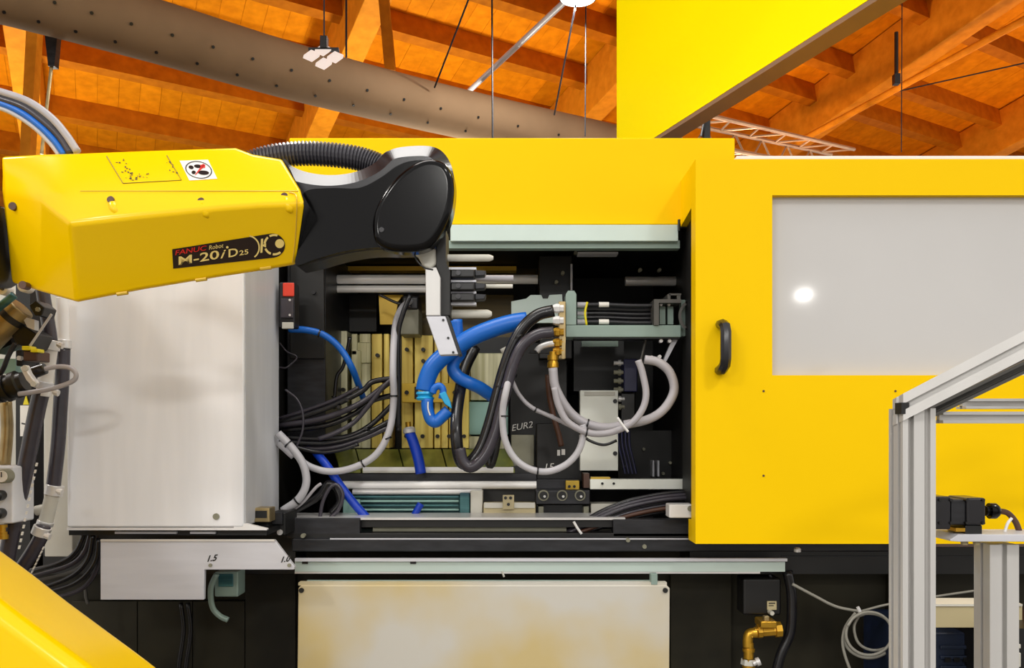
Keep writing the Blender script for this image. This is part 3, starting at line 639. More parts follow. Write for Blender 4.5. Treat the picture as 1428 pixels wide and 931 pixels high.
hose('brown_tube', [(764, 522), (766, 550), (772, 580), (779, 605), (783, 622)], 2.95, 4, 'brown', 'brown tube hanging on the dark platen', 'tube')
hose('grey_hose', [(700, 492), (720, 482), (740, 472)], 2.72, 6, 'cream', 'short pale hose end under the thick blue hose')
# white cable tie
hose('cable_tie_strap', [(861, 582), (868, 592), (876, 602)], 2.52, 1.8, 'white_plastic', 'white cable tie strap on the grey hoses', 'cable tie', n=8)
# left harness
hs = thing('cable_harness', P(395, 600, 2.80), 'bundle of black cables fanning from the left wall to the mould plates', 'cable harness')
for pts, r, m_ in (([(388, 589), (433, 577), (472, 562), (505, 545), (520, 532), (552, 527)], 4, 'rubber_black'), ([(388, 593), (443, 585), (482, 572), (511, 557), (532, 541), (552, 526)], 4.3, 'rubber'),
        ([(390, 600), (453, 593), (493, 577), (520, 558), (553, 550)], 4, 'rubber_black'), ([(444, 612), (466, 604), (493, 589), (516, 563), (534, 540), (552, 524)], 3.4, 'rubber'),
        ([(392, 609), (443, 612), (486, 608), (516, 593), (540, 571), (553, 558)], 3.8, 'rubber_black'), ([(410, 626), (462, 624), (501, 613), (545, 594)], 4, 'rubber'), ([(398, 616), (453, 618), (501, 607), (545, 586)], 3.4, 'rubber_black'),
        ([(388, 584), (430, 571), (470, 556), (500, 540)], 3, 'rubber'), ([(400, 620), (440, 630), (470, 628), (500, 619)], 3, 'rubber_black')):
    obj('cable', tube(at(pts, 2.84-.01*random.random()*6), r, 10), m_, hs, smooth='all')
for x_, y_ in ((484, 557), (510, 597), (472, 567)): obj('cable_tie', disc(x_, y_, 2.79, 2.4, .03, 8), 'black', hs)
hose('grey_hose', [(574, 418, 3.09), (560, 430, 2.98), (551, 456, 2.84), (548, 514), (549, 556), (543, 600), (524, 634), (492, 652), (458, 657), (428, 648), (410, 630)], 2.76, 4.8, 'white_hose', 'pale grey hose dropping in front of the plates and curving left', ties=((549, 552, 0, 1), (541, 611, .4, 1), (506, 646, 1, -.5)))
hose('black_cable', [(572, 411), (561, 440), (555, 470), (556, 540), (556, 600)], 2.82, 3.5, 'rubber_black', 'black cable hanging beside the pale hose between the mould plates', 'cable')
hose('black_cable', [(528, 410), (548, 420), (560, 424), (574, 428)], 3.02, 2, 'rubber_black', 'short black cable across the yellow tag', 'cable')
hose('black_cable', [(488, 470), (484, 490), (478, 512), (470, 525), (467, 552), (466, 570)], 2.98, 2.6, 'rubber_black', 'black cable hanging in front of the pale plates', 'cable', ties=((466, 553, 0, 1),))
hose('grey_hose', [(388, 604), (408, 625), (423, 648), (427, 674), (416, 696), (394, 712)], 2.70, 5.5, 'white_hose', 'pale grey hose curving down along the left wall', ties=((402, 619, .7, .7), (414, 698, .8, -.6)))
hose('grey_hose', [(388, 618), (398, 627), (409, 637)], 2.73, 4, 'white_hose', 'short pale hose end behind the curved hose at the left wall')
hose('thin_cable', [(398, 543), (414, 556), (422, 575), (422, 600), (413, 624)], 2.74, 1.5, 'rubber', 'thin dark wire bowing in front of the black column', 'cable')
hose('thin_cable', [(390, 478), (400, 490), (414, 498), (400, 512), (390, 512)], 2.80, 1.2, 'rubber', 'thin grey wire loop on the black column', 'cable')
hose('black_hose', [(400, 716), (424, 704), (446, 690), (458, 674), (470, 682), (474, 700), (462, 716)], 2.78, 5.5, 'rubber_black', 'black hose loop at the lower left corner of the opening')
hose('black_cable', [(446, 722), (450, 700), (460, 680), (470, 676), (478, 690), (472, 710), (460, 722)], 2.74, 2.6, 'rubber', 'dark grey cable loop beside the black hose loop', 'cable')
hose('thin_cable', [(396, 718), (420, 702), (440, 680), (448, 674)], 2.72, 2.2, 'grey_hose', 'thin pale cable at the lower left corner of the opening', 'cable')
bt = thing('cable_bundle', P(880, 700, 2.76), 'bundle of dark cables sweeping down left from the safety door', 'cable bundle')
for i in range(7):
    o_ = i*4.2
    obj('cable', tube(at([(966, 685+o_), (925, 688+o_), (880, 697+o_), (842, 711+o_*.9), (812, 728+o_*.6), (780, 746+o_*.3)], 2.76-.012*(i % 3)), 3.0, 8), ('rubber_black', 'rubber', 'brown')[i % 3] if i != 2 else 'rubber', bt, smooth='all')
obj('cable_tie', tube(at([(800, 727), (806, 737), (811, 744)], 2.66), 1.8), 'white_plastic', bt)

# ------------------------------------------------------------------ robot
rb = thing('industrial_robot', P(-200, 1100, 1.85), 'yellow industrial robot arm with a glossy black wrist reaching across the machine', 'robot arm')
YC = 1.85
B0, B1, A0 = P(97, 312, 1.700), P(425, 281, 1.715), P(107, 422, 1.81)
side = plane3(B0, B1, A0)
C0, D0 = P(100, 267, 1.722), P(100, 213, 1.79)
upl = plane3(C0, P(420, 264, 1.735), D0)
st = []
for (a, b, c, d) in (((15, 396), (5, 272), (5, 262), (0, 217)), ((55, 408), (60, 284), (60, 266), (60, 214)), ((107, 422), (97, 312), (100, 267), (100, 213)), ((200, 404), (200, 300), (200, 267), (200, 209)),
        ((310, 386), (310, 289), (310, 266), (328, 205)), ((362, 378), (362, 285), (362, 265), (352, 214)), ((413, 369), (427, 283), (420, 263), (394, 221))):
    i = len(st)
    if i == 0: pa, pb, pc, pd = P(*a, 1.87), P(*b, 1.80), P(*c, 1.80), P(*d, 1.82)
    elif i == 1: pa, pb, pc, pd = P(*a, 1.84), P(*b, 1.735), P(*c, 1.735), P(*d, 1.795)
    else: pa, pb, pc, pd = ray(*a, side), ray(*b, side), ray(*c, upl), ray(*d, upl)
    back = [Vector((p.x, 2*YC-p.y, p.z)) for p in (pd, pc, pb)]+[Vector((pa.x, 2*YC-pa.y+.06, pa.z+.05))]
    st.append([pa, pb, pc, pd]+back)
bm = NB(); rings = [[bm.verts.new(p) for p in s] for s in st]; n = 8
for i in range(len(rings)-1):
    for j in range(n): bm.faces.new((rings[i][j], rings[i][(j+1) % n], rings[i+1][(j+1) % n], rings[i+1][j]))
bm.faces.new(rings[0][::-1]); bm.faces.new(rings[-1])
fa = obj('forearm', bm, 'robot_yellow', rb, bevel=.009, seg=4)
fa.data.materials.append(MATS['black']); max(fa.data.polygons, key=lambda p: p.normal.x).material_index = 1
# seam between upper and lower cover and end collar line
sm = []
bm = NB(); sweep([ray(x, 266.3, upl, .0002) for x in (112, 200, 300, 360, 416)], .0011, 6, bm); obj('cover_seam', bm, 'gold_strap', fa)
bm = NB(); sweep(cr([ray(403, 268, upl, .001), ray(412, 271, upl, .001), ray(414, 284, side, .001), ray(412, 330, side, .001), ray(408, 366, side, .001)], 4), .0011, 6, bm); obj('collar_seam', bm, 'gold_strap', fa)
for x_, y_ in ((155, 279), (281, 281), (397, 274)):
    c = ray(x_, y_, plane3(ray(100, 267, upl), ray(420, 264, upl), ray(97, 312, side)), 0); nn = Vector((0, -1, .25)).normalized()
    obj('screw', rod(c-nn*.012, c+nn*.004, .0068, 14), 'brown', fa)
    bm = NB(); sweep([c+Vector((.003, -.001, -.006)), c+Vector((.006, -.0035, -.016)), c+Vector((.012, -.004, -.026)), c+Vector((.014, -.001, -.032))], [.0075, .0085, .0085, .003], 12, bm); obj('screw_pocket', bm, 'robot_yellow', fa, smooth='all')
for x_, y_, Y_ in ((17, 287, 1.785), (31, 397, 1.815)): obj('screw', disc(x_, y_, Y_, 5.5, .02, 14), 'brown', fa)
for x_ in (171, 281, 371):
    yb = 422-(x_-107)*.1757; c = ray(x_, yb, side); obj('edge_notch', rod(c+Vector((-.011, -.001, .001)), c+Vector((.011, -.001, .004)), .004, 8), 'gold_strap', fa)
# printed labels
np_ = obj('nameplate', decal([[(240, 347.5), (378, 325.5)]+ellipse(379, 342.3, 18.5, 17, 80, -80, 12)+[(241.5, 374.5)]], side, .0012), 'label_black', fa, label='black nameplate with model lettering')
xa = (1, -.165)
def sx(s): return (xa[0]*s, xa[1]*s)
obj('lettering', text_bm('FANUC', (243.5, 355.8), sx(13.2), (0, -9.5), side, .0025, .12, .012), 'text_red', np_)
obj('lettering', text_bm('Robot', (291, 348.2), sx(8), (0, -8.6), side, .0025, .1), 'text_cream', np_)
obj('logo_dot', decal([ellipse(317, 344.6, 1.7, 1.7)], side, .0025), 'text_cream', np_)
obj('lettering', text_bm('M-20', (247.5, 369.8), sx(27.8), (0, -17), side, .0025, 0, .014), 'text_cream', np_)
obj('lettering', text_bm('i', (306.5, 360.3), sx(22), (0, -17), side, .0025, .35, .014), 'text_cream', np_)
obj('lettering', text_bm('D', (317.5, 358.8), sx(20), (0, -16), side, .0025, 0, .014), 'text_cream', np_)
obj('lettering', text_bm('25', (333.5, 356), sx(13.5), (0, -9.5), side, .0025, 0, .014), 'text_cream', np_)
obj('logo_mark', decal([arc_band(345, 345, 15.5, 17.5, -62, 70, 10, -9), [(364, 333), (367, 332.5), (366, 352), (363, 352.5)], [(366.5, 341), (371, 339), (371, 345), (366.5, 343)]]+[arc_band(382.5, 341, 12, 15, a, b, 6, -9) for a, b in ((62, 110), (122, 165), (195, 240), (252, 300))], side, .0025), 'text_cream', np_)
obj('logo_dot', decal([ellipse(390, 339.5, 6.3, 6.3)], side, .0025), 'text_cream', np_)
def frame_line(pts, pl, r=.0007):
    return sweep([ray(x, y, pl, .0008) for x, y in pts], r, 5)
pf = obj('printed_frame', frame_line([(148.5, 217.5), (171.5, 255.5), (253, 251), (232.5, 216.5)], upl), 'text_dark', fa)
# faint note marks inside the frame: short strokes only
random.seed(3); marks = []
for i in range(46):
    r_ = random.random()
    if i < 22: y_ = 221+random.random()*30; x_ = 156+(y_-218)*.6+random.random()*16
    elif i < 36: x_ = 180+random.random()*30; y_ = 240+random.random()*8
    else: y_ = 220+random.random()*22; x_ = 224+(y_-218)*.55+random.random()*10
    w_ = .8+random.random()*2.2; h_ = .5+random.random()*1.6; marks.append([(x_, y_), (x_+w_, y_), (x_+w_+.3*h_, y_+h_), (x_+.3*h_, y_+h_)])
obj('note_marks', decal(marks, upl, .0008), 'text_dark', pf)
ws_ = obj('warning_sticker', decal([[(250.5, 224), (290, 222.5), (303, 249), (264, 251.5)]], upl, .0008), 'label_white', fa, label='white sticker with a round pictogram')
obj('pictogram_ring', decal([arc_band(277, 236.5, 17.5, 19, 0, 180, 16, 12, .62), arc_band(277, 236.5, 17.5, 19, 180, 360, 16, 12, .62)], upl, .0016), 'text_black', ws_)
obj('pictogram_figure', decal([ellipse(266.5, 233, 3.6, 2.6, rot=15), ellipse(276, 231.5, 5.5, 2.4, rot=5), ellipse(284, 240.5, 7.5, 3, rot=3), ellipse(270, 240, 3, 2.4)], upl, .0016), 'wrist_grey', ws_)
obj('pictogram_bar', decal([[(283, 228), (286, 230), (274, 242.5), (271.5, 244)], [(279, 229.5), (286, 229.2), (286, 233.5), (280, 234)]], upl, .002), 'text_red', ws_)
# wrist
wo = cr([(398, 222), (408, 233), (430, 242), (462, 246), (495, 242), (522, 230), (540, 214), (562, 207), (600, 206), (620, 216), (632, 240), (633, 270), (626, 305), (612, 332), (592, 347), (560, 350), (520, 350), (480, 356), (440, 367), (412, 373)], 7)
wo = [(p[0], p[1]) for p in wo]
wr = obj('wrist', prism(wo, 1.79, 1.93, Yr=1.83), 'wrist_grey', rb, bevel=.03, seg=1, clamp=False)
for p in wr.data.polygons: p.use_smooth = False
wr.modifiers['edge'].harden_normals = False
wf = cr([(424, 268), (460, 262), (500, 262), (530, 248), (552, 232), (575, 224), (600, 226), (612, 250), (600, 300), (570, 340), (520, 345), (480, 350), (440, 361), (412, 369), (418, 340), (424, 300)], 4, True)
obj('wrist_side', prism([(p[0], p[1]) for p in wf], 1.785, 1.80), 'black_gloss', wr)
ov = cr([(518, 316), (522, 292), (535, 266), (555, 242), (578, 226), (600, 220), (620, 226), (631, 244), (633, 270), (627, 300), (612, 330), (594, 346), (566, 350), (540, 347), (523, 336)], 4, True)
cv = obj('wrist_cover', prism([(p[0], p[1]) for p in ov], 1.755, 1.81), 'black_gloss', rb, bevel=.014, seg=4, clamp=False, label='glossy black oval wrist cover')
obj('cover_screw', disc(532, 320, 1.753, 3.6, .006, 12), 'wrist_grey', cv)
bm = NB(); sweep(cr([P(x, y, 1.7705) for x, y in ((529, 300), (540, 272), (560, 247), (582, 231), (604, 223))], 5), .0012, 6, bm); obj('cover_rim', bm, 'sheet_steel', cv)
obj('wrist_tip_screw', tube(at([(534, 219), (540, 214), (546, 213)], 1.85), 3), 'black', wr)
# corrugated conduit on top
cp = cr([P(x, y, 1.90) for x, y in ((340, 234), (362, 223), (395, 216), (430, 214), (465, 216), (500, 221), (526, 230), (545, 242))], 28)
tot = len(cp); rr = [M(17, 1.9)*(1 if (i//2) % 2 else .8) for i in range(tot)]
obj('conduit', sweep(cp, rr, 16), 'conduit_grey', rb, label='ribbed dark hose over the wrist')
# elbow and links, mostly outside the frame
obj('elbow_cap', rod(P(-60, 345, 1.85), P(7, 345, 1.85), .085, 28), 'black', rb, smooth=True, bevel=.004)
el = cr([(-260, 170), (-120, 175), (-25, 210), (-18, 300), (-25, 420), (-120, 470), (-260, 460)], 4); obj('elbow_housing', prism([(p[0], p[1]) for p in el], 1.72, 2.0, Yr=2.0), 'robot_yellow', rb, bevel=.01, seg=3)
lo_ = cr([(-70, 715), (0, 766), (46, 800), (92, 836), (150, 879), (222, 933), (300, 1000), (360, 1080), (400, 1200)], 4)
sh = obj('shoulder_casting', prism([(p[0], p[1]) for p in lo_]+[(-420, 1200), (-420, 640), (-200, 650)], 1.60, 1.80, Yr=1.78), 'robot_yellow', rb, bevel=.03, seg=5)
obj('upper_arm', prism([(-330, 380), (-70, 380), (-90, 560), (-150, 720), (-400, 720), (-380, 560)], 1.60, 1.75, Yr=1.75), 'robot_yellow', rb, bevel=.02, seg=3)
a, b = P(-200, 900, 1.6), P(-200, 900, 1.6); bm = NB(); wbox(bm, (a.x-.25, 1.4, 0), (a.x+.35, 1.95, P(0, 1200, 1.42).z+.02)); obj('robot_pedestal', bm, 'black', rb)
# dress pack rising over the elbow
for pts, r, m_, nm in (([(-40, 118), (0, 128), (40, 142), (72, 165), (92, 188), (108, 212)], 5.5, 'grey_hose', 'dress_hose'), ([(-40, 126), (0, 138), (34, 150), (64, 172), (84, 192), (98, 214)], 5, 'rubber', 'dress_hose'),
        ([(-40, 134), (0, 144), (30, 157), (56, 176), (76, 196), (90, 216)], 4.5, 'blue_hose', 'dress_hose'), ([(-40, 142), (0, 151), (26, 163), (50, 180), (70, 200), (82, 216)], 3, 'white_hose', 'dress_hose'), ([(-40, 124), (0, 133), (38, 147), (70, 172), (90, 196), (102, 214)], 3, 'black', 'dress_hose')):
    obj(nm, tube(at(pts, 1.88), r), m_, rb, smooth='all')

# gripper on the robot flange
gp = thing('robot_gripper', P(612, 440, 1.86), 'aluminium gripper plate with pins and black pneumatic fingers under the robot wrist', 'gripper')
obj('flange', rod(P(600, 346, 1.86), P(592, 362, 1.86), .026, 24), 'cream', gp, smooth=True, bevel=.002)
obj('flange_neck', prism([(580, 352), (610, 344), (612, 366), (600, 376), (590, 372)], 1.82, 1.88), 'cream', gp, bevel=.006)
obj('flange_cable', tube(at([(577, 352), (582, 364), (592, 373), (604, 376)], 1.80), 1.2), 'black', gp)
obj('tool_plate', prism([(593, 374), (608, 372), (614, 386), (614, 440), (594, 440)], 1.80, 1.83), 'aluminium', gp, bevel=.002)
obj('lower_plate', prism([(594, 440.5), (621, 440.5), (639, 494), (613, 495)], 1.80, 1.83), 'sheet_steel', gp, bevel=.002)
obj('lower_plate_edge', prism([(621, 440), (625, 440), (643, 493), (639, 495)], 1.805, 1.86), 'black', gp)
for x_, y_ in ((618, 446), (625, 471), (632, 491)): obj('plate_screw', disc(x_, y_, 1.798, 1.8, .004, 8), 'black', gp)
obj('tool_back', prism([(608, 318), (622, 318), (622, 366), (628, 378), (628, 440), (614, 440), (614, 386), (608, 372)], 1.815, 1.90), 'interior_black', gp, bevel=.002)
for y_, x1, r in ((359.5, 688, 5), (437.5, 686, 6)): obj('guide_pin', lathe_x(621, y_, 1.86, [(0, r), (x1-627, r), (x1-624, r*.8), (x1-621, r*.5)], 16), 'cream', gp, smooth=True)
obj('guide_pin', lathe_x(640, 388, 1.90, [(0, 4.5), (76, 4.5)], 14), 'grey_hose', gp, smooth=True)
for y_ in (381, 399, 414):
    g = obj('gripper_finger', pbox(628, y_-6, 662, y_+6, 1.82, 1.87), 'black', gp, bevel=.004); obj('finger_tip', prism([(662, y_-5), (678, y_-4), (676, y_+3), (662, y_+4)], 1.83, 1.86), 'dark_metal', g, bevel=.002)
    obj('finger_screw', disc(639, y_-1, 1.816, 3.6, .006, 12), 'wrist_grey', g)
for y_ in (374, 391.5, 407.5, 423): obj('finger_rail', pbox(626, y_-1.6, 664, y_+1.6, 1.835, 1.86), 'sheet_steel', gp)
obj('finger_rod', rod(P(676, 399, 1.86), P(715, 399, 1.86), M(3, 1.86), 10), 'cream', gp, smooth=True)

# ------------------------------------------------------------------ hoses and fittings left of the white cover
def pipe(name, pts, Y, r, m, label, extra, cat='hose'):
    t = thing(name, P(pts[-1][0], pts[-1][1], Y), label, cat)
    obj('hose_tube', tube(at(pts, Y), r, 16), m, t, smooth='all')
    for nm, a, b, rr_, mm in extra: 
        pa, pb = P(*a, Y), P(*b, Y); obj(nm, rod(pa, pb, M(rr_, Y), 18), mm, t, smooth=True, bevel=.0015)
    return t
hA = pipe('thick_hose', [(58, 545), (52, 570), (42, 620), (33, 665), (22, 712), (10, 775), (4, 800)], 2.26, 11, 'rubber', 'thick dark hose running down left of the white cover, white print along it',
     [('white_pipe', (70, 486), (60, 552), 10, 'white_plastic'), ('pipe_collar', (62, 532), (60, 542), 12, 'sheet_steel'), ('hose_clamp', (71, 474), (69, 488), 13, 'silver')])
obj('upper_hose', tube(at([(58, 395), (62, 420), (68, 455), (71, 476)], 2.26), 9, 14), 'rubber', hA, smooth='all')
for i in range(13):
    t = i/13; x = 50-26*t; y = 645+125*t; obj('print_mark', prism([(x, y), (x+1.6, y+.3), (x+.4, y+5), (x-1.2, y+4.7)], 2.226, 2.232), 'label_white', hA)
hB = pipe('thick_hose', [(88, 485), (87, 520), (84, 570), (81, 620), (76, 665), (73, 690)], 2.34, 9.5, 'rubber', 'second dark hose beside the white cover with a pale pipe above and tee below',
     [('pale_pipe', (87, 415), (88, 478), 8.5, 'white_plastic'), ('hose_clamp', (88, 474), (88, 486), 11, 'silver'), ('hose_clamp', (77, 676), (74, 690), 12, 'silver'), ('tee_fitting', (73, 690), (63, 730), 9.5, 'cream'), ('tee_branch', (50, 712), (66, 708), 7, 'cream'), ('tee_collar', (64, 726), (62, 732), 11, 'silver')])
hC = pipe('thick_hose', [(61, 732), (57, 748), (46, 768), (30, 792), (16, 812)], 2.30, 9.5, 'rubber', 'lower dark hose leading from the pale tee fitting behind the yellow robot casting',
     [('hose_clamp', (60, 734), (55, 746), 12, 'silver')])
for (x, y, t_) in ((84, 480, hB), (83, 684, hB), (66, 746, hC), (78, 546, hA)): obj('clamp_screw', lathe_x(x-4, y, 2.20, [(0, 3), (3, 3), (3, 4.6), (8, 4.6)], 8, ax=(1, 0, -.3)), 'silver', t_)
for i in range(7): x = 60-2.6*i; y = 762+5.5*i; obj('print_mark', prism([(x, y), (x+1.4, y+.4), (x-.8, y+4.4), (x-2, y+4)], 2.265, 2.27), 'label_white', hC)
cg = thing('cable_connector', P(20, 545, 2.10), 'black ribbed cable connector with steel bracket and a grey looped cable', 'connector')
obj('connector_body', lathe_x(-8, 548, 2.12, [(0, 15), (8, 17), (8, 15), (16, 15), (16, 19), (22, 19), (22, 16), (30, 16), (30, 19), (38, 19), (40, 15), (46, 14)], 18, ax=(1, 0, .38)), 'black', cg, smooth=True)
obj('connector_nose', lathe_x(44, 520, 2.12, [(0, 9), (20, 8), (21, 5)], 12, ax=(1, 0, .35)), 'rubber_black', cg, smooth=True)
obj('clamp_bracket', prism([(27, 512), (35, 508), (40, 520), (50, 533), (46, 540), (36, 530)], 2.07, 2.09), 'silver', cg, bevel=.003); obj('bracket_screw', disc(34, 513, 2.065, 4, .008, 12), 'cream', cg); obj('bracket_screw', disc(46, 535, 2.065, 4, .008, 12), 'cream', cg)
obj('loop_cable', tube(at([(63, 514), (82, 511), (98, 513), (106, 521), (103, 530), (88, 537), (66, 543), (42, 547), (26, 549)], 2.10), 3.4), 'grey_hose', cg, smooth='all')
an = thing('pneumatic_actuator', P(20, 480, 2.16), 'bronze pneumatic cylinder with steel plate, teal hose and round white caps', 'actuator')
obj('cylinder', rod(P(-20, 478, 2.16), P(30, 428, 2.16), M(19, 2.16), 22), 'brass_dull', an, smooth=True, bevel=.004); obj('cylinder_band', rod(P(14, 444, 2.16), P(20, 438, 2.16), M(20.5, 2.16), 22), 'dark_metal', an, smooth=True)
obj('cap', disc(2, 402, 2.12, 9, .03, 20), 'white_plastic', an, bevel=.003); obj('cap', disc(32, 398, 2.12, 9, .03, 20), 'white_plastic', an, bevel=.003); obj('cap_screw', disc(2, 402, 2.115, 2.6, .008, 10), 'slot_dark', an)
obj('teal_hose', tube(at([(-12, 436), (4, 424), (20, 411)], 2.10), 5.5), 'teal', an, smooth='all')
obj('black_block', prism([(40, 425), (50, 418), (62, 428), (58, 440), (48, 440)], 2.14, 2.2), 'black', an, bevel=.003); obj('block_nut', disc(52, 431, 2.135, 3.5, .01, 6), 'block_grey', an)
obj('steel_plate', prism([(30, 440), (48, 446), (48, 460), (38, 456)], 2.15, 2.17), 'sheet_steel', an); obj('dark_wedge', prism([(28, 450), (52, 466), (42, 486), (22, 480), (12, 462)], 2.16, 2.24), 'black', an, bevel=.004)
obj('piston_rod', rod(P(42, 482, 2.14), P(72, 438, 2.14), M(1.8, 2.14), 8), 'sheet_steel', an)
obj('yellow_knob', pbox(30, 482, 42, 488, 2.13, 2.16), 'ring_yellow', an, bevel=.002); obj('yellow_knob', pbox(42, 486, 53, 491, 2.13, 2.16), 'ring_yellow', an, bevel=.002)
obj('knob_base', pbox(32, 489, 52, 503, 2.14, 2.2), 'brown', an, bevel=.003); obj('dark_bracket', pbox(22, 488, 32, 510, 2.16, 2.22), 'dark_metal', an, bevel=.003)
obj('white_nut', disc(26, 499, 2.15, 3.5, .02, 6), 'white_plastic', an); obj('green_cable', tube(at([(22, 478), (12, 495), (4, 515), (-6, 530)], 2.14), 3.5), 'dark_metal', an, smooth='all')
obj('teal_panel', pbox(-10, 500, 22, 520, 2.24, 2.3), 'teal_light', an); obj('black_gap', prism([(-10, 466), (12, 458), (16, 480), (-10, 492)], 2.18, 2.24), 'black', an)
gg = thing('gauge_panel', P(5, 730, 2.20), 'grey regulator panel with a white pressure gauge and two black knobs', 'gauge panel')
obj('panel_body', pbox(-40, 650, 18, 730, 2.20, 2.30), 'side_grey', gg, bevel=.005)
ga = obj('gauge', disc(2, 664, 2.17, 10, .03, 24), 'block_grey', gg, bevel=.002); obj('gauge_dial', disc(2, 664, 2.168, 8, .003, 24), 'label_white', ga); obj('gauge_needle', pbox(1, 658, 2.2, 665, 2.1665, 2.168), 'black', ga)
for y_ in (690, 715): obj('knob', lathe_x(3, y_, 2.20, [(0, 7), (10, 8), (14, 8), (16, 6)], 16, ax=(0, -1, 0)), 'black', gg, smooth=True)
obj('brass_fitting', lathe_x(3, 731, 2.22, [(0, 7), (4, 7), (4, 5), (10, 5), (10, 7), (14, 7), (14, 8.5), (20, 8.5)], 12, ax=(0, 0, -1)), 'brass', gg, smooth=True)
obj('copper_pipe', tube(at([(8, 560), (10, 600), (6, 650)], 2.30), 8, 14), 'brass_dull', gg, smooth='all')
wl = thing('warning_label', P(34, 610, 2.70), 'white label with a yellow warning triangle on the black column', 'label')
obj('label_sheet', pbox(28, 565, 44, 608, 2.712, 2.716), 'label_white', wl); obj('warning_triangle', prism([(36, 551), (40, 564), (32, 564)], 2.712, 2.716), 'ring_yellow', wl); obj('label_text', decal([[(30, 589), (40, 591), (40, 593), (30, 591)]], vplane(2.712), .001), 'text_black', wl)
obj('plastic_clip', pbox(28, 634, 35, 652, 2.69, 2.716), 'white_plastic', wl, bevel=.003)
# cables dropping from the white cover behind the robot casting
cb = thing('cable_bundle', P(90, 800, 2.5), 'bundle of black cables curving from under the white cover to the robot casting', 'cable bundle')
for i, (a, b, c, d) in enumerate((((118, 742), (106, 768), (84, 784), (30, 800)), ((127, 742), (116, 772), (92, 790), (36, 806)), ((134, 742), (126, 772), (104, 796), (44, 812)), ((138, 750), (132, 784), (106, 812), (56, 828)), ((140, 762), (134, 796), (112, 822), (66, 836)), ((122, 742), (112, 764), (94, 782), (40, 796)), ((130, 744), (122, 780), (98, 804), (50, 822)))):
    obj('cable', tube(at([a, b, c, d], 2.46+.02*(i % 3)), 3.2, 10), ('rubber_black', 'rubber', 'slot_dark')[i % 3], cb, smooth='all')
hose('thin_cable', [(119, 815), (120, 832), (123, 842)], 2.7, 2.4, 'slot_dark', 'short grey cable end on the dark base beside the sheet cover', 'cable')
for x_, lab in ((252, 'dark cable hanging down the base at left, left one'), (262, 'dark cable hanging down the base at left, right one')): hose('black_cable', [(x_, 840), (x_+4, 880), (x_-3, 935), (x_-3, 1000)], 2.78, 3, 'rubber_black', lab, 'cable')

# ------------------------------------------------------------------ lower right: brass valve, coil, aluminium frame
bv = thing('brass_valve', P(1046, 930, 2.60), 'brass solenoid valve with black coil and elbow pipe on the dark base', 'valve')
obj('valve_body', lathe_x(1052, 880, 2.62, [(0, 6), (4, 6), (4, 10), (10, 10), (11, 8.5), (28, 8.5), (29, 11), (37, 11), (38, 8)], 8, ax=(1, 0, .08)), 'brass', bv)
obj('valve_bonnet', pbox(1061, 866, 1084, 876, 2.59, 2.66), 'brass', bv, bevel=.004); obj('bonnet_screw', pbox(1066, 859, 1073, 866, 2.60, 2.62), 'brass_dull', bv, bevel=.002)
obj('elbow', tube(at([(1056, 882), (1046, 883), (1043, 890), (1043, 902)], 2.62), 7, 14), 'brass', bv, smooth='all')
obj('pipe', lathe_x(1044, 896, 2.62, [(0, 7), (8, 7), (8, 8.5), (12, 8.5), (12, 7), (22, 7), (22, 9), (34, 9), (34, 7), (60, 7)], 14, ax=(0, 0, -1)), 'brass', bv, smooth=True)
obj('drain_tap', lathe_x(1050, 925, 2.60, [(0, 4), (5, 4), (5, 6), (10, 6)], 10, ax=(1, 0, .4)), 'silver', bv, smooth=True); obj('union', lathe_x(1044, 918, 2.62, [(0, 10), (8, 11), (9, 8)], 6, ax=(0, 0, -1)), 'cream', bv)
obj('solenoid_coil', pbox(1036, 806, 1090, 858, 2.66, 2.74), 'black', bv, bevel=.008); obj('coil_plate', pbox(1070, 838, 1083, 850, 2.655, 2.66), 'beige', bv); obj('coil_nut', disc(1077, 855, 2.63, 3.2, .03, 6), 'cream', bv)
obj('coil_text', decal([[(1072, 840), (1081, 840), (1081, 841.5), (1072, 841.5)], [(1072, 843.5), (1079, 843.5), (1079, 844.6), (1072, 844.6)]], vplane(2.655), .001), 'text_black', bv)
hose('black_cable', [(1073, 800), (1080, 815), (1081, 838)], 2.68, 2, 'dark_metal', 'thin dark cable feeding the valve coil', 'cable')
hose('black_hose', [(1098, 796), (1104, 830), (1102, 880), (1088, 915), (1078, 960)], 2.66, 7, 'rubber_black', 'black hose hanging right of the brass valve')
cl = thing('coiled_cable', P(1212, 931, 2.60), 'thin grey cable hanging in a round coil beside the aluminium frame', 'cable coil')
pts = [(1105, 814), (1135, 830), (1165, 845), (1197, 852)]
for i in range(0, 27):
    a = math.radians(100+i*30); r_ = 36 if i < 14 else 34; pts.append((1212+r_*math.cos(a)*(1 if i < 14 else .95), 886+(-31 if i < 14 else -30)*math.sin(a)-(0 if i < 14 else 3), 2.60-.002*i))
obj('cable_loops', tube(at(pts, 2.60), 2.1, 8), 'coil_grey', cl, smooth='all')
obj('cable_tail', tube(at([(1193, 854), (1180, 872), (1175, 892), (1178, 912), (1186, 935)], 2.585), 2.1, 8), 'coil_grey', cl, smooth='all')
obj('cable_lead', tube(at([(1197, 853), (1215, 848), (1240, 842), (1300, 832), (1368, 822)], 2.62), 1.7, 8), 'coil_grey', cl, smooth='all')
obj('inner_loop', tube(at([(1198, 858), (1191, 874), (1197, 896), (1215, 906), (1235, 903), (1247, 892)], 2.59), 2.0, 8), 'coil_grey', cl, smooth='all')
obj('cable_tie', tube(at([(1196, 846), (1199, 852), (1200, 858)], 2.578), 2.4), 'white_plastic', cl)
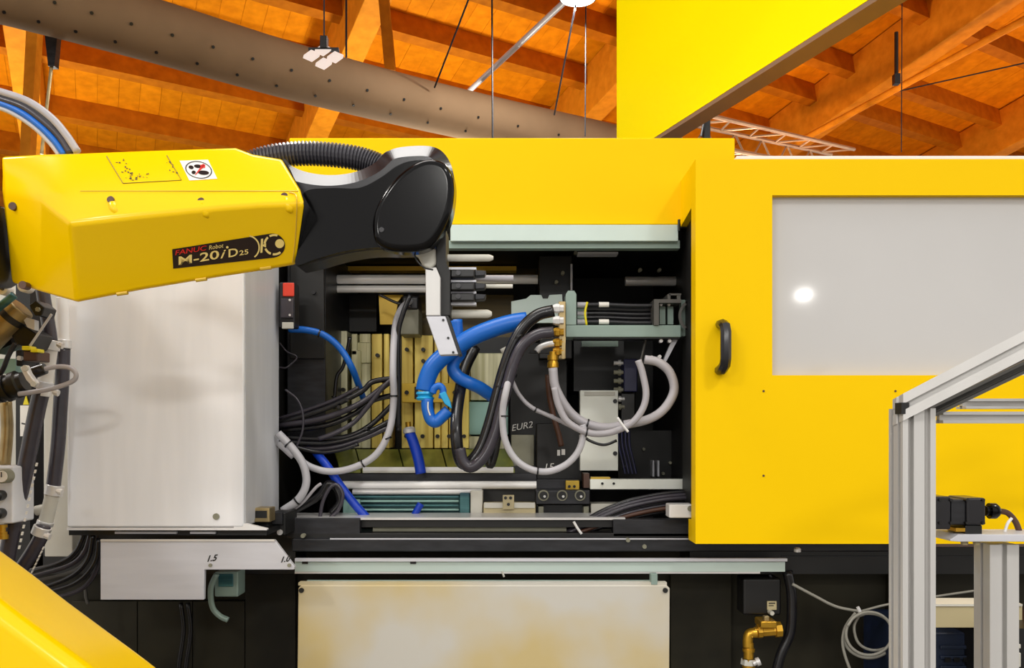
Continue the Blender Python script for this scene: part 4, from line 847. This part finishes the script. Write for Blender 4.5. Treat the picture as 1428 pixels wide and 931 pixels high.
# T-slot profiles
def profile(name, a, b, w_, h_, wdir, m, par, slots=(('w', 1),), cutx=None):
    """T-slot bar from a to b; section w_ along wdir and h_ across; grooves are real recesses on both wide faces"""
    a, b = Vector(a), Vector(b); t = (b-a).normalized(); w0 = Vector(wdir); w0 = (w0-t*w0.dot(t)).normalized(); h0_ = t.cross(w0).normalized()
    nw = max(1, slots[0][1]); g = .010; dp = .014; out = []
    def side_pts(u0, v0, u1, v1, n_, inx, iny):
        L_ = math.hypot(u1-u0, v1-v0); ux, uy = (u1-u0)/L_, (v1-v0)/L_; r_ = [(u0, v0)]
        for i in range(n_):
            c = L_*(i+.5)/n_
            for s_, d_ in ((c-g/2, 0), (c-g/2, dp), (c+g/2, dp), (c+g/2, 0)): r_.append((u0+ux*s_+inx*d_, v0+uy*s_+iny*d_))
        return r_
    W, H = w_/2, h_/2; nh = max(1, slots[1][1]) if len(slots) > 1 else 1
    sec = side_pts(-W, -H, W, -H, nw, 0, 1)+side_pts(W, -H, W, H, nh, -1, 0)+side_pts(W, H, -W, H, nw, 0, -1)+side_pts(-W, H, -W, -H, nh, 1, 0)
    bm = NB(); r0 = [bm.verts.new(a+w0*x+h0_*y) for x, y in sec]; r1 = [bm.verts.new(b+w0*x+h0_*y) for x, y in sec]; n = len(sec)
    if cutx is not None:
        for v in r0: v.co += t*((cutx-v.co.x)/t.x)      # mitred end
    bm.faces.new(r0[::-1]); bm.faces.new(r1)
    for i in range(n): bm.faces.new((r0[i], r0[(i+1) % n], r1[(i+1) % n], r1[i]))
    return obj(name, bm, m, par)
Yp = 1.55
af = thing('aluminium_frame', P(1282, 1590, Yp), 'tall aluminium T-slot guard frame with an inclined top bar at right', 'frame')
pw = M(46, Yp)
pa = P(1282, 569, Yp); profile('post', (pa.x, Yp+pw/2, 0), (pa.x, Yp+pw/2, pa.z), pw, pw, (1, 0, 0), 'aluminium', af, (('w', 2), ('h', 2)))
# inclined bar: starts over the post and rises to the right and towards the viewer
bh = M(33, Yp); ia = P(1259, 571, Yp-.003); ib = P(1640, 375, 1.40)
dirn = (ib-ia).normalized(); off = Vector((0, .02, 0))
profile('inclined_bar', ia+off, ib+off, bh, .04, Vector((0, 0, 1)), 'aluminium', af, (('w', 1), ('h', 1)), cutx=ia.x)
obj('end_cap', pbox(1257, 561, 1268, 577, Yp-.006, Yp+.02), 'black', af)
# rear upright frame bars seen under the inclined bar
profile('cross_bar', P(1308, 582, 1.64), P(1700, 582, 1.64), M(16, 1.64), .04, (0, 0, 1), 'aluminium', af)
profile('cross_bar', P(1340, 563, 1.78), P(1700, 563, 1.78), M(14, 1.78), .04, (0, 0, 1), 'aluminium', af)
ja, jb_ = P(1302, 575, 1.60), P(1640, 413, 1.62)
profile('rear_inclined_bar', ja+Vector((0, .03, 0)), jb_+Vector((0, .03, 0)), .021, .03, (0, 0, 1), 'slot_dark', af)
pb_ = P(1660, 590, 1.55); profile('post', (pb_.x, 1.59, 0), (pb_.x, 1.59, P(0, 380, 1.42).z), .04, .04, (1, 0, 0), 'aluminium', af)
# motor stand
ms = thing('motor_stand', P(1392, 1600, 1.75), 'short aluminium post with a flat plate carrying the black motor', 'stand')
p = P(1391, 757, 1.75); profile('post', (p.x, 1.755, 0), (p.x, 1.755, p.z), M(40, 1.75), .06, (1, 0, 0), 'aluminium', ms, (('w', 1), ('h', 1)))
obj('top_plate', prism([(1325, 752), (1336, 745), (1470, 745), (1470, 755), (1336, 755), (1325, 754)], 1.70, 1.79), 'sheet_steel', ms, bevel=.001)
for x_ in (1345, 1362): obj('plate_nut', lathe_x(x_, 755, 1.73, [(0, 5), (4, 5)], 6, ax=(0, 0, -1)), 'beige', ms)
mo = thing('servo_motor', P(1345, 745, 1.76), 'black servo motor with cable gland standing on the aluminium plate', 'motor')
obj('motor_flange', pbox(1304, 692, 1326, 738, 1.705, 1.785), 'wrist_grey', mo, bevel=.003); obj('motor_body', pbox(1326, 696, 1348, 732, 1.71, 1.78), 'dark_metal', mo, bevel=.004)
obj('motor_head', pbox(1348, 694, 1375, 732, 1.705, 1.782), 'wrist_grey', mo, bevel=.004); obj('motor_foot', pbox(1346, 732, 1370, 745, 1.71, 1.78), 'black', mo, bevel=.002); obj('brass_pin', pbox(1333, 736, 1346, 741, 1.71, 1.75), 'brass', mo)
for x_ in (1312, 1327, 1349, 1372): obj('housing_bolt', disc(x_, 697, 1.701, 2.2, .01, 8), 'black', mo); obj('housing_bolt', disc(x_, 729, 1.701, 2.2, .01, 8), 'black', mo)
obj('cable_gland', lathe_x(1374, 712, 1.74, [(0, 7), (5, 7), (5, 11), (14, 11), (18, 8), (20, 5)], 16), 'black_gloss', mo, smooth=True)
obj('motor_cable', tube(at([(1392, 712), (1405, 715), (1416, 727), (1422, 742), (1424, 746)], 1.77), 4), 'brown', mo, smooth='all'); obj('cable_tie', tube(at([(1401, 742), (1405, 730), (1411, 722)], 1.755), 2), 'white_plastic', mo)
cbm = thing('cross_beam', P(1365, 875, 2.30), 'beige sheet metal cross beam behind the two aluminium posts', 'beam'); obj('beam_face', pbox(1290, 845, 1426, 875, 2.30, 2.38), 'beige', cbm, bevel=.002); obj('beam_top', pbox(1290, 842, 1426, 845, 2.295, 2.38), 'cream', cbm)
bx = thing('blue_crate', P(1340, 960, 2.40), 'dark blue plastic crate below the beige beam', 'crate'); obj('crate_wall', pbox(1270, 882, 1368, 1010, 2.42, 2.75), 'blue_box', bx, bevel=.006)
for i, yy in enumerate((900, 914, 928)): obj('crate_rib', pbox(1312, yy, 1368, yy+5, 2.41, 2.42), 'blue_box', bx, bevel=.002)
for x_ in (1322, 1335, 1348, 1360): obj('crate_slot', pbox(x_-4, 917, x_+4, 923, 2.406, 2.41), 'black', bx)
kb = thing('dark_cabinet', P(1420, 960, 2.3), 'dark cabinet edge with two pale clips at the lower right corner', 'cabinet'); obj('cabinet_body', pbox(1408, 876, 1520, 1200, 2.2, 2.6), 'black', kb)
for y0_, y1_ in ((898, 904), (910, 930)): obj('pale_clip', pbox(1418, y0_, 1424, y1_, 2.19, 2.2), 'cream', kb, bevel=.002)
# fixtures of the hall lamps that light the scene
for i, (x, y, z, p_, s) in enumerate(LAMPS): bay((x, y, z), 'round high bay lamp hanging from the roof behind the viewer', r=s*.55, group='high bay lamps behind the viewer')

for i, (x, y, z, p_) in enumerate(ADDED_UPLIGHTS):
    t = thing('added_uplight', (x, y, 0), 'added unseen uplight on a black mast behind the machine, brightening the roof', 'lamp', 'added roof uplights behind the machine')
    v = Vector((x, y, z)); obj('lamp_head', sweep([v-Vector((0, 0, h)) for h in (.25, .18, .06, 0)], [.06, .14, .26, .28], 20), 'dark_metal', t, smooth=True)
    obj('lens', rod(v+Vector((0, 0, .001)), v+Vector((0, 0, .012)), .25, 20), 'lamp_white', t); obj('mast', rod((x, y, .02), (x, y, z-.24), .03, 12), 'black', t); obj('mast_base', rod((x, y, 0), (x, y, .02), .25, 20), 'black', t)

lp = thing('added_led_panel', PANEL, 'added unseen white light panel above the robot arm, for highlights', 'lamp'); x, y, z = PANEL
bm = NB(); wbox(bm, (x-.48, y-.38, z), (x+.48, y+.38, z+.06)); obj('housing', bm, 'aluminium', lp, bevel=.004)
bm = NB(); wbox(bm, (x-.45, y-.35, z-.012), (x+.45, y+.35, z-.001)); obj('diffuser', bm, 'flood_white', lp)
for dx in (-.4, .4): obj('suspension_wire', rod((x+dx, y, z+.06), (x+dx, y, z+3.0), .004, 6), 'dark_metal', lp)

st_ = thing('added_header_spot', SPOT_AT, 'added unseen spot lamp brightening the yellow booth header', 'lamp'); sd_ = (SPOT_TO-SPOT_AT).normalized()
obj('lamp_housing', sweep([SPOT_AT-sd_*.25, SPOT_AT-sd_*.2, SPOT_AT], [.06, .1, .13], 20), 'black', st_, smooth=True); obj('lens', rod(SPOT_AT, SPOT_AT+sd_*.012, .12, 20), 'lamp_white', st_)
obj('hanger_rod', rod(SPOT_AT-sd_*.1, SPOT_AT-sd_*.1+Vector((0, 0, 2.2)), .012, 8), 'black', st_)
